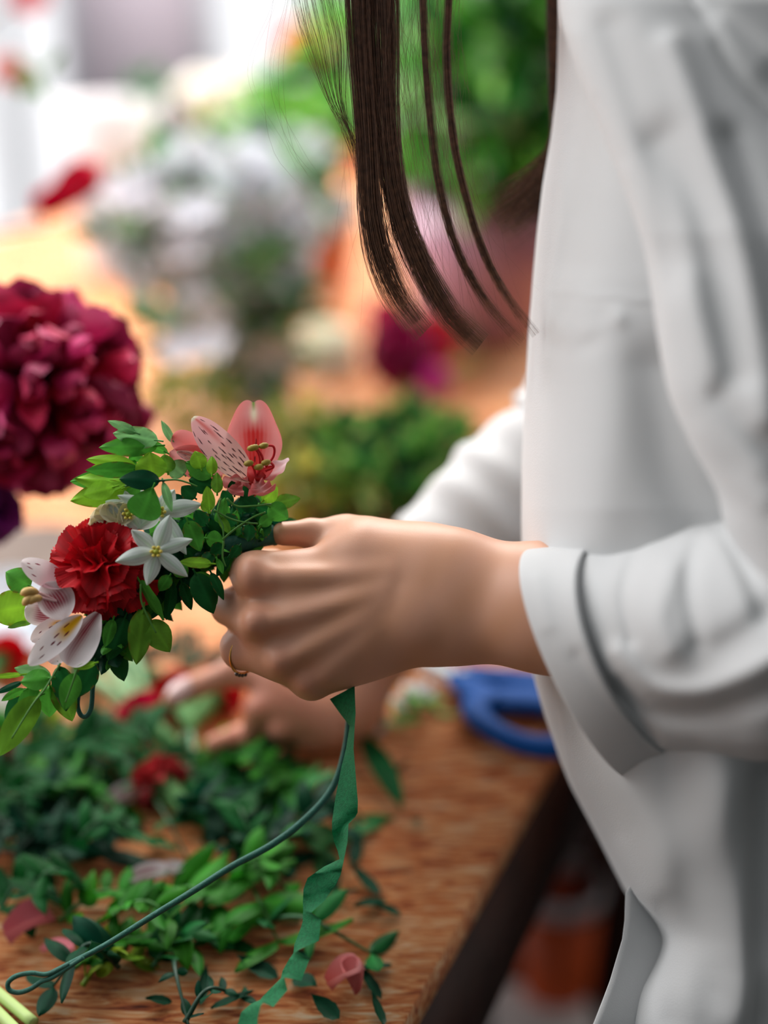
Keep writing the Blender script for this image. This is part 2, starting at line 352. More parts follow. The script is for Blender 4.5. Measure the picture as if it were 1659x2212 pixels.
# ------------------------------------------------------------------ the person
person = empty('person', (0.27, .80, FL), 'person in loose white blouse, long brown hair, binding a flower crown over the worktable', 'person')
K = .006
near = [
 cap((1700, 1410, .61), (1200, 1318, .667), 130, 118, 0),
 cap((1230, 1275, .668), (960, 1242, .687), 88, 84, .02), cap((1230, 1350, .668), (960, 1335, .687), 92, 84, .02),
 cap((960, 1245, .687), (790, 1205, .692), 88, 82, .02), cap((960, 1330, .687), (810, 1350, .690), 84, 92, .02),
 # metacarpals
 cap((900, 1225, .690), (565, 1243, .6865), 62, 50, .012), cap((900, 1265, .689), (570, 1343, .6825), 62, 50, .010),
 cap((900, 1305, .689), (618, 1425, .6835), 62, 45, .016), cap((905, 1335, .690), (676, 1470, .689), 58, 36, .012),
 cap((575, 1265, .6905), (590, 1400, .690), 48, 46, .010), cap((600, 1400, .6905), (672, 1455, .693), 44, 38, .010), cap((650, 1290, .687), (720, 1400, .688), 56, 50, .012),
 cap((880, 1300, .694), (720, 1385, .694), 84, 66, .014), cap((870, 1270, .695), (650, 1300, .695), 86, 72, .012),
 ell((800, 1405, .700), (120, 52, .014), .012, -.35),
 # thumb
 cap((900, 1215, .700), (745, 1163, .707), 66, 47, .014), cap((745, 1163, .707), (672, 1152, .704), 42, 31, .006),
 cap((672, 1152, .704), (612, 1153, .699), 30, 26, .003),
 # index
 cap((545, 1240, .6865), (520, 1222, .716), 46, 36, .005), cap((520, 1222, .716), (590, 1215, .730), 33, 30, .002),
 # middle
 cap((560, 1343, .683), (494, 1312, .708), 46, 39, .005), cap((494, 1312, .708), (560, 1262, .728), 36, 30, .002),
 # ring
 cap((610, 1424, .684), (520, 1404, .698), 43, 41, .004), cap((520, 1404, .698), (514, 1396, .702), 42, 40, .002), cap((518, 1398, .702), (590, 1340, .726), 36, 30, .002),
 # little
 cap((672, 1470, .689), (628, 1452, .714), 38, 33, .004), cap((628, 1452, .714), (660, 1380, .730), 30, 26, .002),
 # knuckles
 ell((545, 1243, .6765), (32, 40, .0080), .006), ell((552, 1342, .6727), (32, 34, .0090), .005), ell((606, 1424, .6755), (28, 28, .0070), .005), ell((662, 1470, .6805), (24, 24, .0060), .005),
 # extensor tendons and the wrist bone
 cap((840, 1240, .6728), (590, 1246, .6730), 8, 12, .009), cap((830, 1278, .6704), (600, 1338, .6700), 7, 11, .009),
 cap((830, 1308, .6712), (645, 1412, .6722), 7, 10, .008), cap((830, 1340, .6730), (700, 1455, .6775), 6, 9, .008),
 ell((905, 1330, .672), (45, 45, .006), .010),
]
lo = P(430, 1560, .72)-np.array([.0, .03, .0]); 
pts = np.array([P(a, b, d) for a in (440, 1330) for b in (1060, 1580) for d in (.63, .755)])
Vn, Qn = nets(near, pts.min(0), pts.max(0), .0011)
Vn = smooth_mesh(Vn, Qn, 2)
# cut the fine part inside the sleeve
def cut(V, Q, keep):
    k = keep(V); Q = Q[k[Q].all(1)]; u = np.unique(Q); r = -np.ones(len(V), int); r[u] = np.arange(len(u)); return V[u], r[Q]
Vn, Qn = cut(Vn, Qn, lambda V: proj(V)[0] < 1290)
# far arm and hand
far = [
 cap((1300, 960, .92), (1060, 1110, .91), 96, 88, 0),
 cap((1060, 1110, .912), (748, 1500, .925), 84, 60, .02), cap((1050, 1120, .905), (730, 1500, .90), 78, 58, .03), cap((745, 1500, .915), (680, 1540, .905), 66, 62, .02),
 cap((735, 1490, .90), (600, 1470, .870), 56, 42, .02), cap((735, 1510, .905), (625, 1510, .865), 58, 42, .02), cap((740, 1520, .905), (660, 1545, .868), 58, 40, .02),
 cap((740, 1530, .905), (700, 1570, .875), 50, 36, .02),
 cap((600, 1468, .870), (505, 1450, .872), 40, 31, .008), cap((505, 1450, .872), (425, 1482, .876), 30, 26, .004), cap((425, 1482, .876), (372, 1510, .879), 25, 21, .003),
 cap((620, 1508, .865), (560, 1530, .862), 38, 32, .006), cap((560, 1530, .862), (545, 1585, .872), 29, 26, .003), cap((545, 1585, .872), (580, 1600, .885), 24, 22, .003),
 cap((658, 1545, .868), (605, 1572, .862), 34, 28, .005), cap((605, 1572, .862), (615, 1600, .878), 25, 22, .003),
 cap((700, 1570, .875), (660, 1592, .868), 30, 24, .005), cap((660, 1592, .868), (680, 1605, .885), 22, 20, .003),
 cap((720, 1545, .91), (600, 1575, .895), 50, 34, .012), cap((600, 1575, .895), (520, 1590, .885), 31, 27, .005), cap((520, 1590, .885), (462, 1608, .880), 26, 22, .003),
]
pts = np.array([P(a, b, d) for a in (330, 1400) for b in (860, 1660) for d in (.80, 1.03)])
far = [tuple([p[0], (CAM+(p[1]-CAM)*1.035).astype(np.float32), (CAM+(p[2]-CAM)*1.035).astype(np.float32)]+[p[3]*1.035, p[4]*1.035, p[5]]) for p in far]
Vf, Qf = nets(far, pts.min(0), pts.max(0), .0026); Vf = smooth_mesh(Vf, Qf, 1)
# trunk, upper arms, neck and head above the frame
hd = P(1010, -560, .70)
trunk = [
 ('c', P(1710, 1700, .80).astype(np.float32), P(1590, 500, .71).astype(np.float32), .090, .080, 0), ('c', P(1710, 1700, .90).astype(np.float32), P(1590, 500, .80).astype(np.float32), .090, .075, .05),
 ('c', P(1560, 500, .75).astype(np.float32), P(1500, 0, .72).astype(np.float32), .085, .09, .05),
 ('c', P(1560, 40, .66).astype(np.float32), P(1430, 60, .86).astype(np.float32), .045, .045, .05),
 ('c', P(1660, 40, .63).astype(np.float32), P(1800, 1360, .60).astype(np.float32), .034, .030, .03), ('c', P(1800, 1375, .60).astype(np.float32), P(1250, 1325, .668).astype(np.float32), .028, .024, .01),
 ('c', P(1380, 60, .88).astype(np.float32), P(1300, 930, .92).astype(np.float32), .04, .034, .03), ('c', P(1300, 930, .92).astype(np.float32), P(1050, 1110, .905).astype(np.float32), .030, .026, .02),
 ('c', P(1500, -60, .74).astype(np.float32), (hd+[.03, 0, -.06]).astype(np.float32), .052, .045, .05),
 ('e', hd.astype(np.float32), np.eye(3), np.array([.092, .074, .108], np.float32), .03), ('e', (hd+[-.045, 0, -.06]).astype(np.float32), np.eye(3), np.array([.048, .048, .052], np.float32), .03),
 ('c', (hd+[-.085, 0, .0]).astype(np.float32), (hd+[-.108, 0, -.035]).astype(np.float32), .009, .013, .012), ('c', (hd+[-.092, -.012, -.066]).astype(np.float32), (hd+[-.092, .012, -.066]).astype(np.float32), .007, .007, .008),
 ('e', (hd+[.01, -.075, -.01]).astype(np.float32), np.eye(3), np.array([.017, .008, .030], np.float32), .004), ('e', (hd+[.01, .075, -.01]).astype(np.float32), np.eye(3), np.array([.017, .008, .030], np.float32), .004),
 ('e', (hd+[-.088, -.032, .012]).astype(np.float32), np.eye(3), np.array([.014, .016, .011], np.float32), -.01), ('e', (hd+[-.088, .032, .012]).astype(np.float32), np.eye(3), np.array([.014, .016, .011], np.float32), -.01),
]
pts = np.array([P(a, b, d) for a in (700, 1950) for b in (-1100, 2600) for d in (.52, 1.0)])
Vt, Qt = nets(trunk, pts.min(0), pts.max(0), .0065)
Vt, Qt = cut(Vt, Qt, lambda V: (proj(V)[0] > 1262) | (proj(V)[1] < -20) | (proj(V)[2] > .8))
px, py, dd = proj(Vt); Vt = smooth_mesh(Vt, Qt, 1)
bd = MB()
base = np.array(srgb(200, 150, 124)); pink = np.array(srgb(204, 124, 106)); tan = np.array(srgb(188, 136, 102))
def skincol(V):
    x, y, d = proj(V); c = np.tile(base, (len(V), 1)); n = (np.sin(x*.021+1)*np.cos(y*.026)+np.sin(x*.05+y*.04))*.5
    c = c+(tan-c)*np.clip(.35+.35*n, 0, 1)[:, None]
    if d.mean() < .75:
        g = np.zeros(len(V))
        for a, b, r in ((545, 1243, 44), (551, 1342, 44), (604, 1424, 38), (660, 1472, 32), (515, 1400, 40), (640, 1156, 30)): g = np.maximum(g, np.exp(-((x-a)**2+(y-b)**2)/r**2))
    else: g = .75*np.exp(-((x-560)**2+(y-1550)**2)/160**2)
    return c+(pink-c)*((.22 if d.mean() < .75 else .8)*g)[:, None]
bd.add(Vn, Qn, None, skincol(Vn)); bd.add(Vf, Qf, None, skincol(Vf)); bd.add(Vt, Qt, None, np.tile(base, (len(Vt), 1)))
body = bd.build('body', M_skin, person)
M_tro = mat('dark_denim', srgb(22, 20, 26), rough=.9)
tr_ = [('c', np.array([x, y, 1.0], np.float32), np.array([x+dx, y, .52], np.float32), .085, .072, k_) for x, y, dx, k_ in ((.28, .75, .02, 0), (.28, .91, .02, .05))]
tr_ += [('c', np.array([.30, .76, .72], np.float32), np.array([.30, .90, .72], np.float32), .095, .095, .05)]
tr_ += [('c', np.array([.30, y, .52], np.float32), np.array([.31, y, .07], np.float32), .068, .05, .03) for y in (.74, .92)]
Vq, Qq = nets(tr_, (.15, .60, .0), (.45, 1.06, 1.1), .009); tb_ = MB(); tb_.add(Vq, Qq); tb_.build('trousers', M_tro, person)
for y in (.74, .92):
    Vq, Qq = nets([('c', np.array([.33, y, .045], np.float32), np.array([.18, y, .035], np.float32), .042, .036, 0), ('c', np.array([.31, y, .06], np.float32), np.array([.31, y, .11], np.float32), .045, .045, .03)], (.1, y-.08, -.005), (.42, y+.08, .2), .006)
    sb = MB(); sb.add(Vq, Qq); sb.build('shoe', mat('dark_leather', srgb(30, 26, 24), rough=.5), person)
# nails
M_nail = mat('fingernail', srgb(222, 186, 182), rough=.3, coat=.5)
def nail(c, axis, nrm, L, W):
    b = MB(); a = unit(axis); n = unit(np.array(nrm)-a*np.dot(nrm, a)); s = np.cross(a, n)
    u = np.linspace(-1, 1, 9)[None, :]; t = np.linspace(-1, 1, 9)[:, None]
    wx = W*u*np.sqrt(np.clip(1-.55*np.abs(t)**3, .05, 1)); off = -W*.42*u**2-.0006*t**2
    G_ = np.array(c)+(t*L+0*u)[..., None]*a+wx[..., None]*s+(off)[..., None]*n
    b.grid(G_, (.5, .5, .5)); G2 = G_-n*.0012; b.grid(G2, (.5, .5, .5)); b.build('fingernail', M_nail, person)
nail(P(626, 1127, .702), P(600, 1138, .699)-P(660, 1130, .707), UP*1.0+FW*.2, .0058, .0043)
nail(P(385, 1484, .90), P(372, 1510, .90)-P(425, 1478, .898), -FW*.75+UP*.55, .0085, .0065)
# gold ring worn on the ring finger
rb = MB(); cr_ = P(530, 1410, .6975); axr = unit(P(600, 1428, .684)-P(515, 1402, .700)); e1 = unit(np.cross(axr, FW)); e2 = np.cross(axr, e1)
rr = []
for t in np.linspace(0, 2*np.pi, 65):
    rr.append(cr_+0.0104*(math.cos(t)*e1+math.sin(t)*e2))
rb.tube(rr, .00065, 10, cap=False)
ring = tag(rb.build('ring', M_gold, loc=cr_), 'thin gold ring with small dark stones worn on the ring finger', 'ring')
M_gem = mat('dark_stone', srgb(70, 50, 45), rough=.1, coat=1)
sg = 1 if np.dot(e1, UP) < 0 else -1
for k in range(4):
    a = (.0 if sg > 0 else math.pi)+(-.28+.19*k)*1.0; c = cr_+.0112*(math.cos(a)*e1+math.sin(a)*e2)
    g = MB(); th = np.linspace(0, np.pi, 7); ph = np.linspace(0, 2*np.pi, 10, endpoint=False)
    G_ = np.array([[c+.0011*np.array([math.sin(i)*math.cos(j), math.sin(i)*math.sin(j), math.cos(i)]) for j in ph] for i in th]); g.grid(G_, (.1, .1, .1), True); g.build('stone', M_gem, ring)
# ------------------------------------------------------------------ blouse
def sdist(x, y, pl):
    pl = np.asarray(pl, float); best = np.full(x.shape, 1e9); sg = np.ones(x.shape)
    for a, b in zip(pl[:-1], pl[1:]):
        d = b-a; t = np.clip(((x-a[0])*d[0]+(y-a[1])*d[1])/(d@d), 0, 1); qx = x-a[0]-t*d[0]; qy = y-a[1]-t*d[1]
        r = np.hypot(qx, qy); m = r < best; best = np.where(m, r, best); sg = np.where(m, np.sign(d[0]*qy-d[1]*qx), sg)
    return best, sg
def foldify(Gd, folds, mask=None):
    x, y, d = proj(Gd); h = np.zeros(x.shape)
    for kind, pl, w_, amp in folds:
        r, s = sdist(x, y, spline(pl, 14))
        if kind == 'r': h += amp*np.exp(-(r/w_)**2)
        else: h += amp*(np.where(s > 0, 1, 0)*np.exp(-r/(w_*5))*np.clip(r/w_, 0, 1))   # raised lip on one side of an edge
    if mask is not None: h = h*mask
    return Gd-FW*(h/1000)[..., None]
def edge(tab, y): t = np.array(tab, float); return np.interp(y, t[:, 0], t[:, 1])
tl = [(-420, 1270), (-200, 1222), (0, 1207), (100, 1205), (200, 1202), (300, 1190), (400, 1172), (500, 1160), (600, 1151), (700, 1143), (800, 1137), (900, 1131), (1000, 1127), (1120, 1126), (1250, 1128), (1350, 1135), (1450, 1150), (1500, 1163), (1550, 1178), (1600, 1196), (1650, 1213), (1700, 1234), (1800, 1287), (1870, 1322), (1930, 1352), (1985, 1395), (2020, 1414), (2045, 1412), (2080, 1388), (2140, 1335), (2212, 1290), (2300, 1240), (2420, 1200)]
ys = np.concatenate([np.arange(-420, 2421, 9.0)]); sm = np.array([np.interp(ys+o, *np.array(tl, float).T) for o in (-14, 0, 14)]).mean(0)
dlf = np.interp(ys, [-420, 0, 600, 1100, 1700, 2400], [.70, .69, .685, .69, .715, .75])
phi = np.linspace(0, 2*np.pi, 320, endpoint=False)
Gt = np.zeros((len(ys), len(phi), 3))
for i, (yy, xl, dl) in enumerate(zip(ys, sm, dlf)):
    shr = np.clip((yy+420)/320, .25, 1)**.6
    xc = 1640.0; rx = (xc-xl); rz = .15*shr; dc = dl+.055
    c, s = np.cos(phi), np.sin(phi); ex = .78
    X = xc-rx*np.sign(c)*np.abs(c)**ex; D = dc-rz*np.sign(s)*np.abs(s)**ex
    Gt[i] = P(X, yy+0*X, D)
nearmask = np.clip(np.sin(phi)*3+1.3, 0, 1)[None, :]
tf = [
 ('r', [(1222, 60), (1218, 200), (1214, 330), (1210, 450), (1196, 560), (1178, 660), (1172, 700)], 16, 2.6),
 ('r', [(1250, 240), (1262, 420), (1240, 560)], 50, -3.5),
 ('r', [(1172, 650), (1190, 690), (1230, 740)], 24, 2.2), ('r', [(1300, 700), (1260, 740), (1190, 745)], 26, -2.2), ('r', [(1330, 690), (1270, 720)], 22, 2.0),
 ('e', [(1400, 657), (1300, 648), (1190, 637)], 4, .9),
 ('r', [(1300, 700), (1310, 900), (1280, 1150)], 70, 3.0), ('r', [(1420, 800), (1450, 1000), (1500, 1130)], 60, -6),
 ('r', [(1180, 750), (1165, 950), (1160, 1150)], 30, 1.5),
 ('e', [(1196, 1430), (1213, 1560), (1226, 1640), (1252, 1740), (1310, 1850)], 5, -2.2), ('r', [(1160, 1460), (1185, 1560), (1222, 1680), (1300, 1830)], 12, 1.2),
 ('r', [(1250, 1520), (1262, 1640), (1330, 1800)], 28, -4.0),
 ('r', [(1340, 1960), (1420, 1880), (1500, 1790), (1600, 1640)], 80, 6.0),
 ('r', [(1425, 1960), (1455, 2060), (1450, 2200)], 30, -2.5), ('r', [(1440, 1500), (1470, 1800), (1505, 2080), (1540, 2180), (1550, 2300)], 50, -4.5), ('r', [(1520, 1500), (1560, 1780), (1600, 1960), (1610, 2120), (1570, 2220), (1500, 2330)], 56, 6.0),
 ('r', [(1480, 2160), (1560, 2190), (1659, 2100)], 50, 2.5),
 ('r', [(1659, 1680), (1650, 1900), (1640, 2300)], 30, -9.0), ('r', [(1405, 1960), (1432, 2015), (1420, 2075), (1340, 2180)], 9, 1.5),
]
Gt = foldify(Gt, tf, nearmask)
bl = MB(); bl.grid(Gt, wrap=True)
# lower inner front that shows past the open edge
ulx = [(1900, 1370), (1930, 1352), (1990, 1350), (2030, 1345), (2080, 1330), (2120, 1318), (2160, 1303), (2212, 1283), (2300, 1235), (2420, 1190)]
yu = np.arange(1880, 2421, 10.0); U = []
for yy in yu:
    xl = edge(ulx, yy); f = np.linspace(0, 1, 14); U.append(P(xl+f*170, yy+0*f, .715-.05*(yy-1880)/340+.03*f+.006*(f-.4)*np.sin(yy*.02)))
U = np.array(U); bl.grid(np.concatenate([U, (U+FW*.0012)[:, ::-1]], 1), wrap=True)
blouse = bl.build('blouse', M_cloth, person)
# upper sleeve (near arm)
sl = [(-420, 1290), (-200, 1218), (0, 1205), (60, 1213), (130, 1236), (200, 1262), (300, 1302), (420, 1348), (500, 1378), (560, 1395), (620, 1404), (700, 1414), (800, 1430), (850, 1441), (900, 1460), (960, 1487), (1040, 1535), (1090, 1560), (1140, 1572), (1200, 1600), (1300, 1650), (1420, 1700)]
ys2 = np.arange(-420, 1421, 9.0); sm2 = np.array([np.interp(ys2+o, *np.array(sl, float).T) for o in (-18, 0, 18)]).mean(0)
phi2 = np.linspace(0, 2*np.pi, 220, endpoint=False); Gs = []
for yy, xl in zip(ys2, sm2):
    xr = np.interp(yy, [-420, 0, 1000, 1420], [1800, 1900, 2120, 2080]); xc = (xl+xr)/2; rx = (xr-xl)/2
    dc = np.interp(yy, [-420, 0, 500, 1100, 1420], [.66, .618, .585, .575, .58]); rz = np.interp(yy, [-420, 0, 500, 1420], [.03, .066, .060, .058])
    Gs.append(P(xc-rx*np.cos(phi2), yy+0*phi2, dc-rz*np.sign(np.sin(phi2))*np.abs(np.sin(phi2))**.85))
Gs = np.array(Gs)
sf = [
 ('r', [(1235, 80), (1290, 250), (1345, 390), (1400, 520), (1430, 660), (1440, 800), (1480, 930)], 20, 2.6),
 ('r', [(1285, 220), (1310, 290), (1340, 350)], 12, -2.6), ('r', [(1320, 60), (1400, 300), (1440, 450), (1450, 600)], 42, -3.5),
 ('r', [(1450, 100), (1530, 330), (1600, 560), (1650, 900)], 34, 5), ('r', [(1440, 300), (1520, 450), (1560, 640), (1590, 800)], 46, -6),
 ('r', [(1480, 620), (1560, 830), (1640, 1000)], 46, 3.5), ('r', [(1575, 300), (1640, 480), (1700, 700)], 34, -6),
 ('e', [(1485, -20), (1530, 60), (1590, 160), (1680, 260)], 9, -3.0), ('r', [(1490, -20), (1535, 60), (1590, 155), (1680, 255)], 9, -5.0),
 ('r', [(1560, 60), (1640, 130)], 40, 4),
 ('r', [(1500, 950), (1570, 1040), (1640, 1080)], 30, 3), ('r', [(1560, 860), (1640, 960), (1720, 1020)], 34, -5),
 ('r', [(1560, 1110), (1600, 1180), (1640, 1290)], 26, -5),
]
Gs = foldify(Gs, sf)
ub = MB(); ub.grid(Gs, wrap=True); ub.build('upper_sleeve', M_cloth, person)
# rolled forearm sleeve
def ringpts(c, mj, nv_, d0, dn, ph):
    C_, S_ = np.cos(ph), np.sin(ph)
    x = c[0]-C_*mj[0]+S_*nv_[0]; y = c[1]-C_*mj[1]+S_*nv_[1]; d = d0-np.where(S_ > 0, 1, .8)*np.abs(S_)**.9*np.sign(S_)*dn
    return x, y, d
ph3 = np.linspace(0, 2*np.pi, 260, endpoint=False)
def rings(keys, n):
    a = np.array([np.concatenate([k[0], k[1], k[2], [k[3], k[4]]]) for k in keys], float); idx = np.linspace(0, len(a)-1, n)
    ext = spline(np.concatenate([a], 1), n) if False else None
    out = []
    for f in idx:
        i = min(int(f), len(a)-2); u = f-i; p0 = a[max(i-1, 0)]; p1 = a[i]; p2 = a[i+1]; p3 = a[min(i+2, len(a)-1)]
        k = .5*(2*p1+(p2-p0)*u+(2*p0-5*p1+4*p2-p3)*u*u+(-p0+3*p1-3*p2+p3)*u**3); x, y, d = ringpts(k[:2], k[2:4], k[4:6], k[6], k[7], ph3); out.append(P(x, y, d))
    return np.array(out)
keys = [((1360, 1408), (88, 228), (-104, 4), .652, .043), ((1384, 1404), (86, 232), (-92, 4), .650, .047), ((1425, 1402), (70, 232), (-84, 0), .645, .055), ((1490, 1388), (48, 243), (-60, 0), .635, .064), ((1560, 1378), (24, 262), (-20, 0), .625, .071), ((1660, 1376), (0, 268), (0, 0), .61, .072), ((1800, 1370), (0, 262), (0, 0), .60, .068), ((1960, 1360), (0, 220), (0, 0), .60, .05)]
Gc = rings(keys, 170)
ff = [
 ('r', [(1262, 1200), (1244, 1290), (1275, 1400), (1330, 1490), (1420, 1600)], 9, -2.0),
 ('r', [(1380, 1180), (1350, 1280), (1365, 1380)], 18, -2.5), ('r', [(1440, 1230), (1420, 1330), (1440, 1400)], 32, 3.5), ('r', [(1520, 1130), (1490, 1250), (1510, 1390)], 22, -3),
 ('r', [(1545, 1130), (1590, 1180), (1659, 1330)], 22, -5), ('r', [(1330, 1410), (1400, 1480), (1500, 1492), (1600, 1455), (1700, 1400)], 24, 5.0),
 ('r', [(1340, 1490), (1420, 1540), (1540, 1545), (1680, 1500)], 26, -8.0), ('r', [(1430, 1600), (1540, 1610), (1700, 1600)], 22, 2.0), ('r', [(1520, 1420), (1600, 1380), (1700, 1300)], 36, -3.5),
]
Gc = foldify(Gc, ff)
cb = MB(); cb.grid(Gc, wrap=True); cb.build('forearm_sleeve', M_cloth, person)
ck = [((1330, 1432), (95, 220), (-40, 0), .658, .034), ((1275, 1436), (106, 238), (-66, 2), .663, .040), ((1262, 1437), (112, 248), (-74, 2), .664, .0435), ((1258, 1437), (113, 250), (-77, 2), .664, .0455), ((1264, 1435), (112, 250), (-78, 2), .663, .0470),
      ((1300, 1428), (106, 247), (-88, 2), .660, .050), ((1345, 1417), (97, 242), (-100, 2), .656, .053), ((1380, 1408), (92, 238), (-112, 2), .652, .0545), ((1389, 1407), (91, 237), (-113, 2), .651, .0535), ((1391, 1407), (90, 234), (-110, 2), .651, .050), ((1380, 1408), (90, 228), (-104, 2), .652, .044)]
Gk = rings(ck, 90); Gk = foldify(Gk, [('r', [(1250, 1420), (1330, 1530), (1400, 1600)], 20, -1.2), ('r', [(1160, 1250), (1180, 1350)], 20, 1.0)])
kb = MB(); kb.grid(Gk, wrap=True); kb.build('cuff', M_cloth, person)['label'] = 'wide turned-back sleeve cuff'
# far sleeve
fk = spline([(1420, 640, .90, 150), (1330, 820, .905, 160), (1230, 960, .91, 150), (1150, 1020, .91, 142), (1085, 1075, .91, 134), (1030, 1120, .91, 128), (985, 1160, .91, 122), (955, 1200, .91, 118), (935, 1240, .91, 114), (938, 1238, .91, 100), (975, 1190, .91, 92)], 120)
cc = P(fk[:, 0], fk[:, 1], fk[:, 2]); tg = unit(np.gradient(cc, axis=0)); tg[-16:] = tg[-30]; Ns = unit(np.cross(tg, FW)); Bs = np.cross(tg, Ns); th = np.linspace(0, 2*np.pi, 90, endpoint=False)
R = (fk[:, 3]*fk[:, 2]/FOC)[:, None]*(1+.05*np.sin(np.arange(120)[:, None]*.22+th[None]*1.0)+.04*np.sin(np.arange(120)[:, None]*.5-th[None]*2))
Gf = cc[:, None]+R[..., None]*(np.cos(th)[None, :, None]*Ns[:, None]+1.1*np.sin(th)[None, :, None]*Bs[:, None])
fb = MB(); fb.grid(Gf, wrap=True); fb.build('far_sleeve', M_cloth, person)['label'] = 'sleeve of the far arm pushed up to mid forearm'
# ------------------------------------------------------------------ hair
hairb = MB()
hairm = mat('brown_hair_strands', srgb(104, 70, 50), rough=.36, spec=.5, mottle=.5, mscale=350)
def strand(pts, r, end=1.0):
    n = len(pts); tg = unit(np.gradient(pts, axis=0)); a = unit(np.cross(tg, FW)); b_ = np.cross(tg, a)
    rr_ = (r*np.clip((1-np.linspace(0, 1, n))*9, .25, 1))[:, None]
    hairb.grid(np.stack([pts+a*rr_, pts-a*rr_*.5+b_*rr_*.87, pts-a*rr_*.5-b_*rr_*.87], 1), wrap=True)
def lock(path, n, r=.00007, segs=26, depthw=.5, fuzz=.12, tipvar=.12, clump=.0):
    """path rows: px, py, depth, half width in px"""
    full = spline(path, 60); sub = nr.normal(0, .33, (9, 2))
    for _ in range(n):
        a, b = np.clip(nr.normal(0, .45, 2), -1, 1)
        if clump: s_ = sub[rnd.randrange(9)]; a = a*(1-clump)+s_[0]*clump*1.6; b = b*(1-clump)+s_[1]*clump
        e = 1-abs(nr.normal(0, tipvar)); m = max(int(60*np.clip(e, .3, 1)), 8); q = full[:m]; t = np.linspace(0, 1, m)
        tg = np.gradient(q[:, :2], axis=0); tg /= np.linalg.norm(tg, axis=1)[:, None]+1e-9; nx, ny = tg[:, 1], -tg[:, 0]
        w1 = a*q[:, 3]+fuzz*q[:, 3]*np.sin(t*rnd.uniform(2, 6)+rnd.uniform(0, 6))*t; tipf = 1+.35*t**8*rnd.uniform(0, 1)
        X = q[:, 0]+nx*w1*tipf; Y = q[:, 1]+ny*w1*tipf; D = q[:, 2]+b*q[:, 3]*depthw*q[:, 2]/FOC
        ii = np.linspace(0, m-1, segs).astype(int); strand(P(X, Y, D)[ii], r*rnd.uniform(.7, 1.2))
hx, hy, _ = proj(hd+np.array([-.06, 0, .06]))
root = (float(hx)+40, float(hy), .68)
lock([(*root, 70), (850, -420, .675, 55), (778, -150, .68, 30), (777, 0, .68, 31), (785, 150, .68, 29), (796, 320, .68, 26), (802, 450, .68, 27), (818, 540, .68, 30), (848, 620, .68, 32), (888, 685, .682, 28), (940, 735, .683, 27)], 600, .0001, tipvar=.035)
lock([(*root, 60), (880, -420, .675, 55), (832, -150, .68, 28), (832, 0, .68, 29), (836, 150, .68, 26), (843, 300, .68, 22), (862, 430, .68, 21), (892, 530, .68, 22), (930, 610, .68, 26), (982, 695, .68, 27), (1062, 762, .68, 25)], 540, .0001, tipvar=.022)
lock([(*root, 50), (850, -420, .675, 40), (800, -150, .684, 30), (802, 0, .684, 30), (806, 150, .684, 27), (812, 300, .684, 18), (838, 420, .684, 10), (852, 500, .684, 9), (880, 570, .684, 12), (920, 640, .684, 16), (960, 700, .684, 20)], 160, .00008, tipvar=.08)
lock([(1060, -700, .66, 30), (950, -400, .665, 16), (914, -100, .665, 9), (918, 60, .665, 9), (926, 200, .665, 9), (944, 370, .665, 9), (980, 520, .665, 9), (1030, 620, .667, 11), (1085, 697, .668, 13), (1150, 752, .668, 15)], 150, .00009, tipvar=.05)
lock([(1080, -700, .66, 30), (1000, -400, .665, 16), (976, -100, .663, 9), (967, 40, .663, 9), (966, 150, .663, 9), (980, 300, .663, 9), (1008, 430, .663, 9), (1046, 550, .664, 9), (1100, 650, .664, 11), (1172, 745, .664, 14)], 150, .00009, tipvar=.06)
lock([(1180, -600, .76, 40), (1205, -200, .775, 26), (1206, 0, .76, 24), (1208, 180, .755, 20), (1212, 300, .75, 20), (1195, 370, .748, 36), (1140, 432, .746, 46), (1052, 492, .745, 44)], 900, .00016, tipvar=.05, fuzz=.3)
for k in range(85):      # loose fan joining the thick lock
    f = rnd.random(); x0 = 628+f*112; e = 300+rnd.random()*90
    lock([(x0-60+rnd.uniform(-30, 30), -380, .675, 2), (x0, -20, .675, 2), (x0+20+rnd.uniform(0, 16)*(1-f), 90, .676, 2), (x0+(756-x0)*.62, 220, .678, 2), (770+rnd.uniform(-6, 10), e, .68, 2), (782+rnd.uniform(-4, 12), e+140, .68, 2)], 1, .000065, segs=22)
for k in range(230):     # flyaways
    x0 = rnd.choice([760, 780, 820, 850, 850, 918, 970, 930]); y1 = rnd.uniform(350, 900); dx = rnd.gauss(0, 55)+(y1/750)**2*rnd.uniform(30, 200)
    d = rnd.uniform(.668, .70)
    lock([(x0+40, -420, d, 2), (x0+rnd.gauss(0, 24), -30, d, 2), (x0+dx*.15+rnd.gauss(0, 22), y1*.35, d, 2), (x0+dx*.5+rnd.gauss(0, 18), y1*.7, d, 2), (x0+dx, y1, d, 2)], 1, .00005, segs=20)
for k in range(8):
    x0 = rnd.uniform(560, 640)
    lock([(x0+60, -300, .68, 2), (x0+20, -20, .68, 2), (x0-rnd.uniform(0, 50), 160, .68, 2), (x0+rnd.uniform(0, 60), 330, .68, 2), (x0+rnd.uniform(90, 200), 450, .68, 2)], 1, .00004, segs=24)
hair = hairb.build('hair', hairm, person)
hair['label'] = 'long straight brown hair hanging in locks'
sc_ = MB(); hc = hd+np.array([.018, 0, .022])
G_ = np.array([[hc+np.array([.098*math.sin(a)*math.cos(b), .082*math.sin(a)*math.sin(b), .108*math.cos(a)]) for b in np.linspace(0, 2*np.pi, 48, endpoint=False)] for a in np.linspace(0, 1.9, 24)])
G_ = np.where((G_[..., :1] < hd[0]-.05) & (G_[..., 2:] < hd[2]+.03), hd+(G_-hd)*.8, G_)
sc_.grid(G_, srgb(62, 38, 28), True); sc_.build('scalp_hair', M_hair, person)
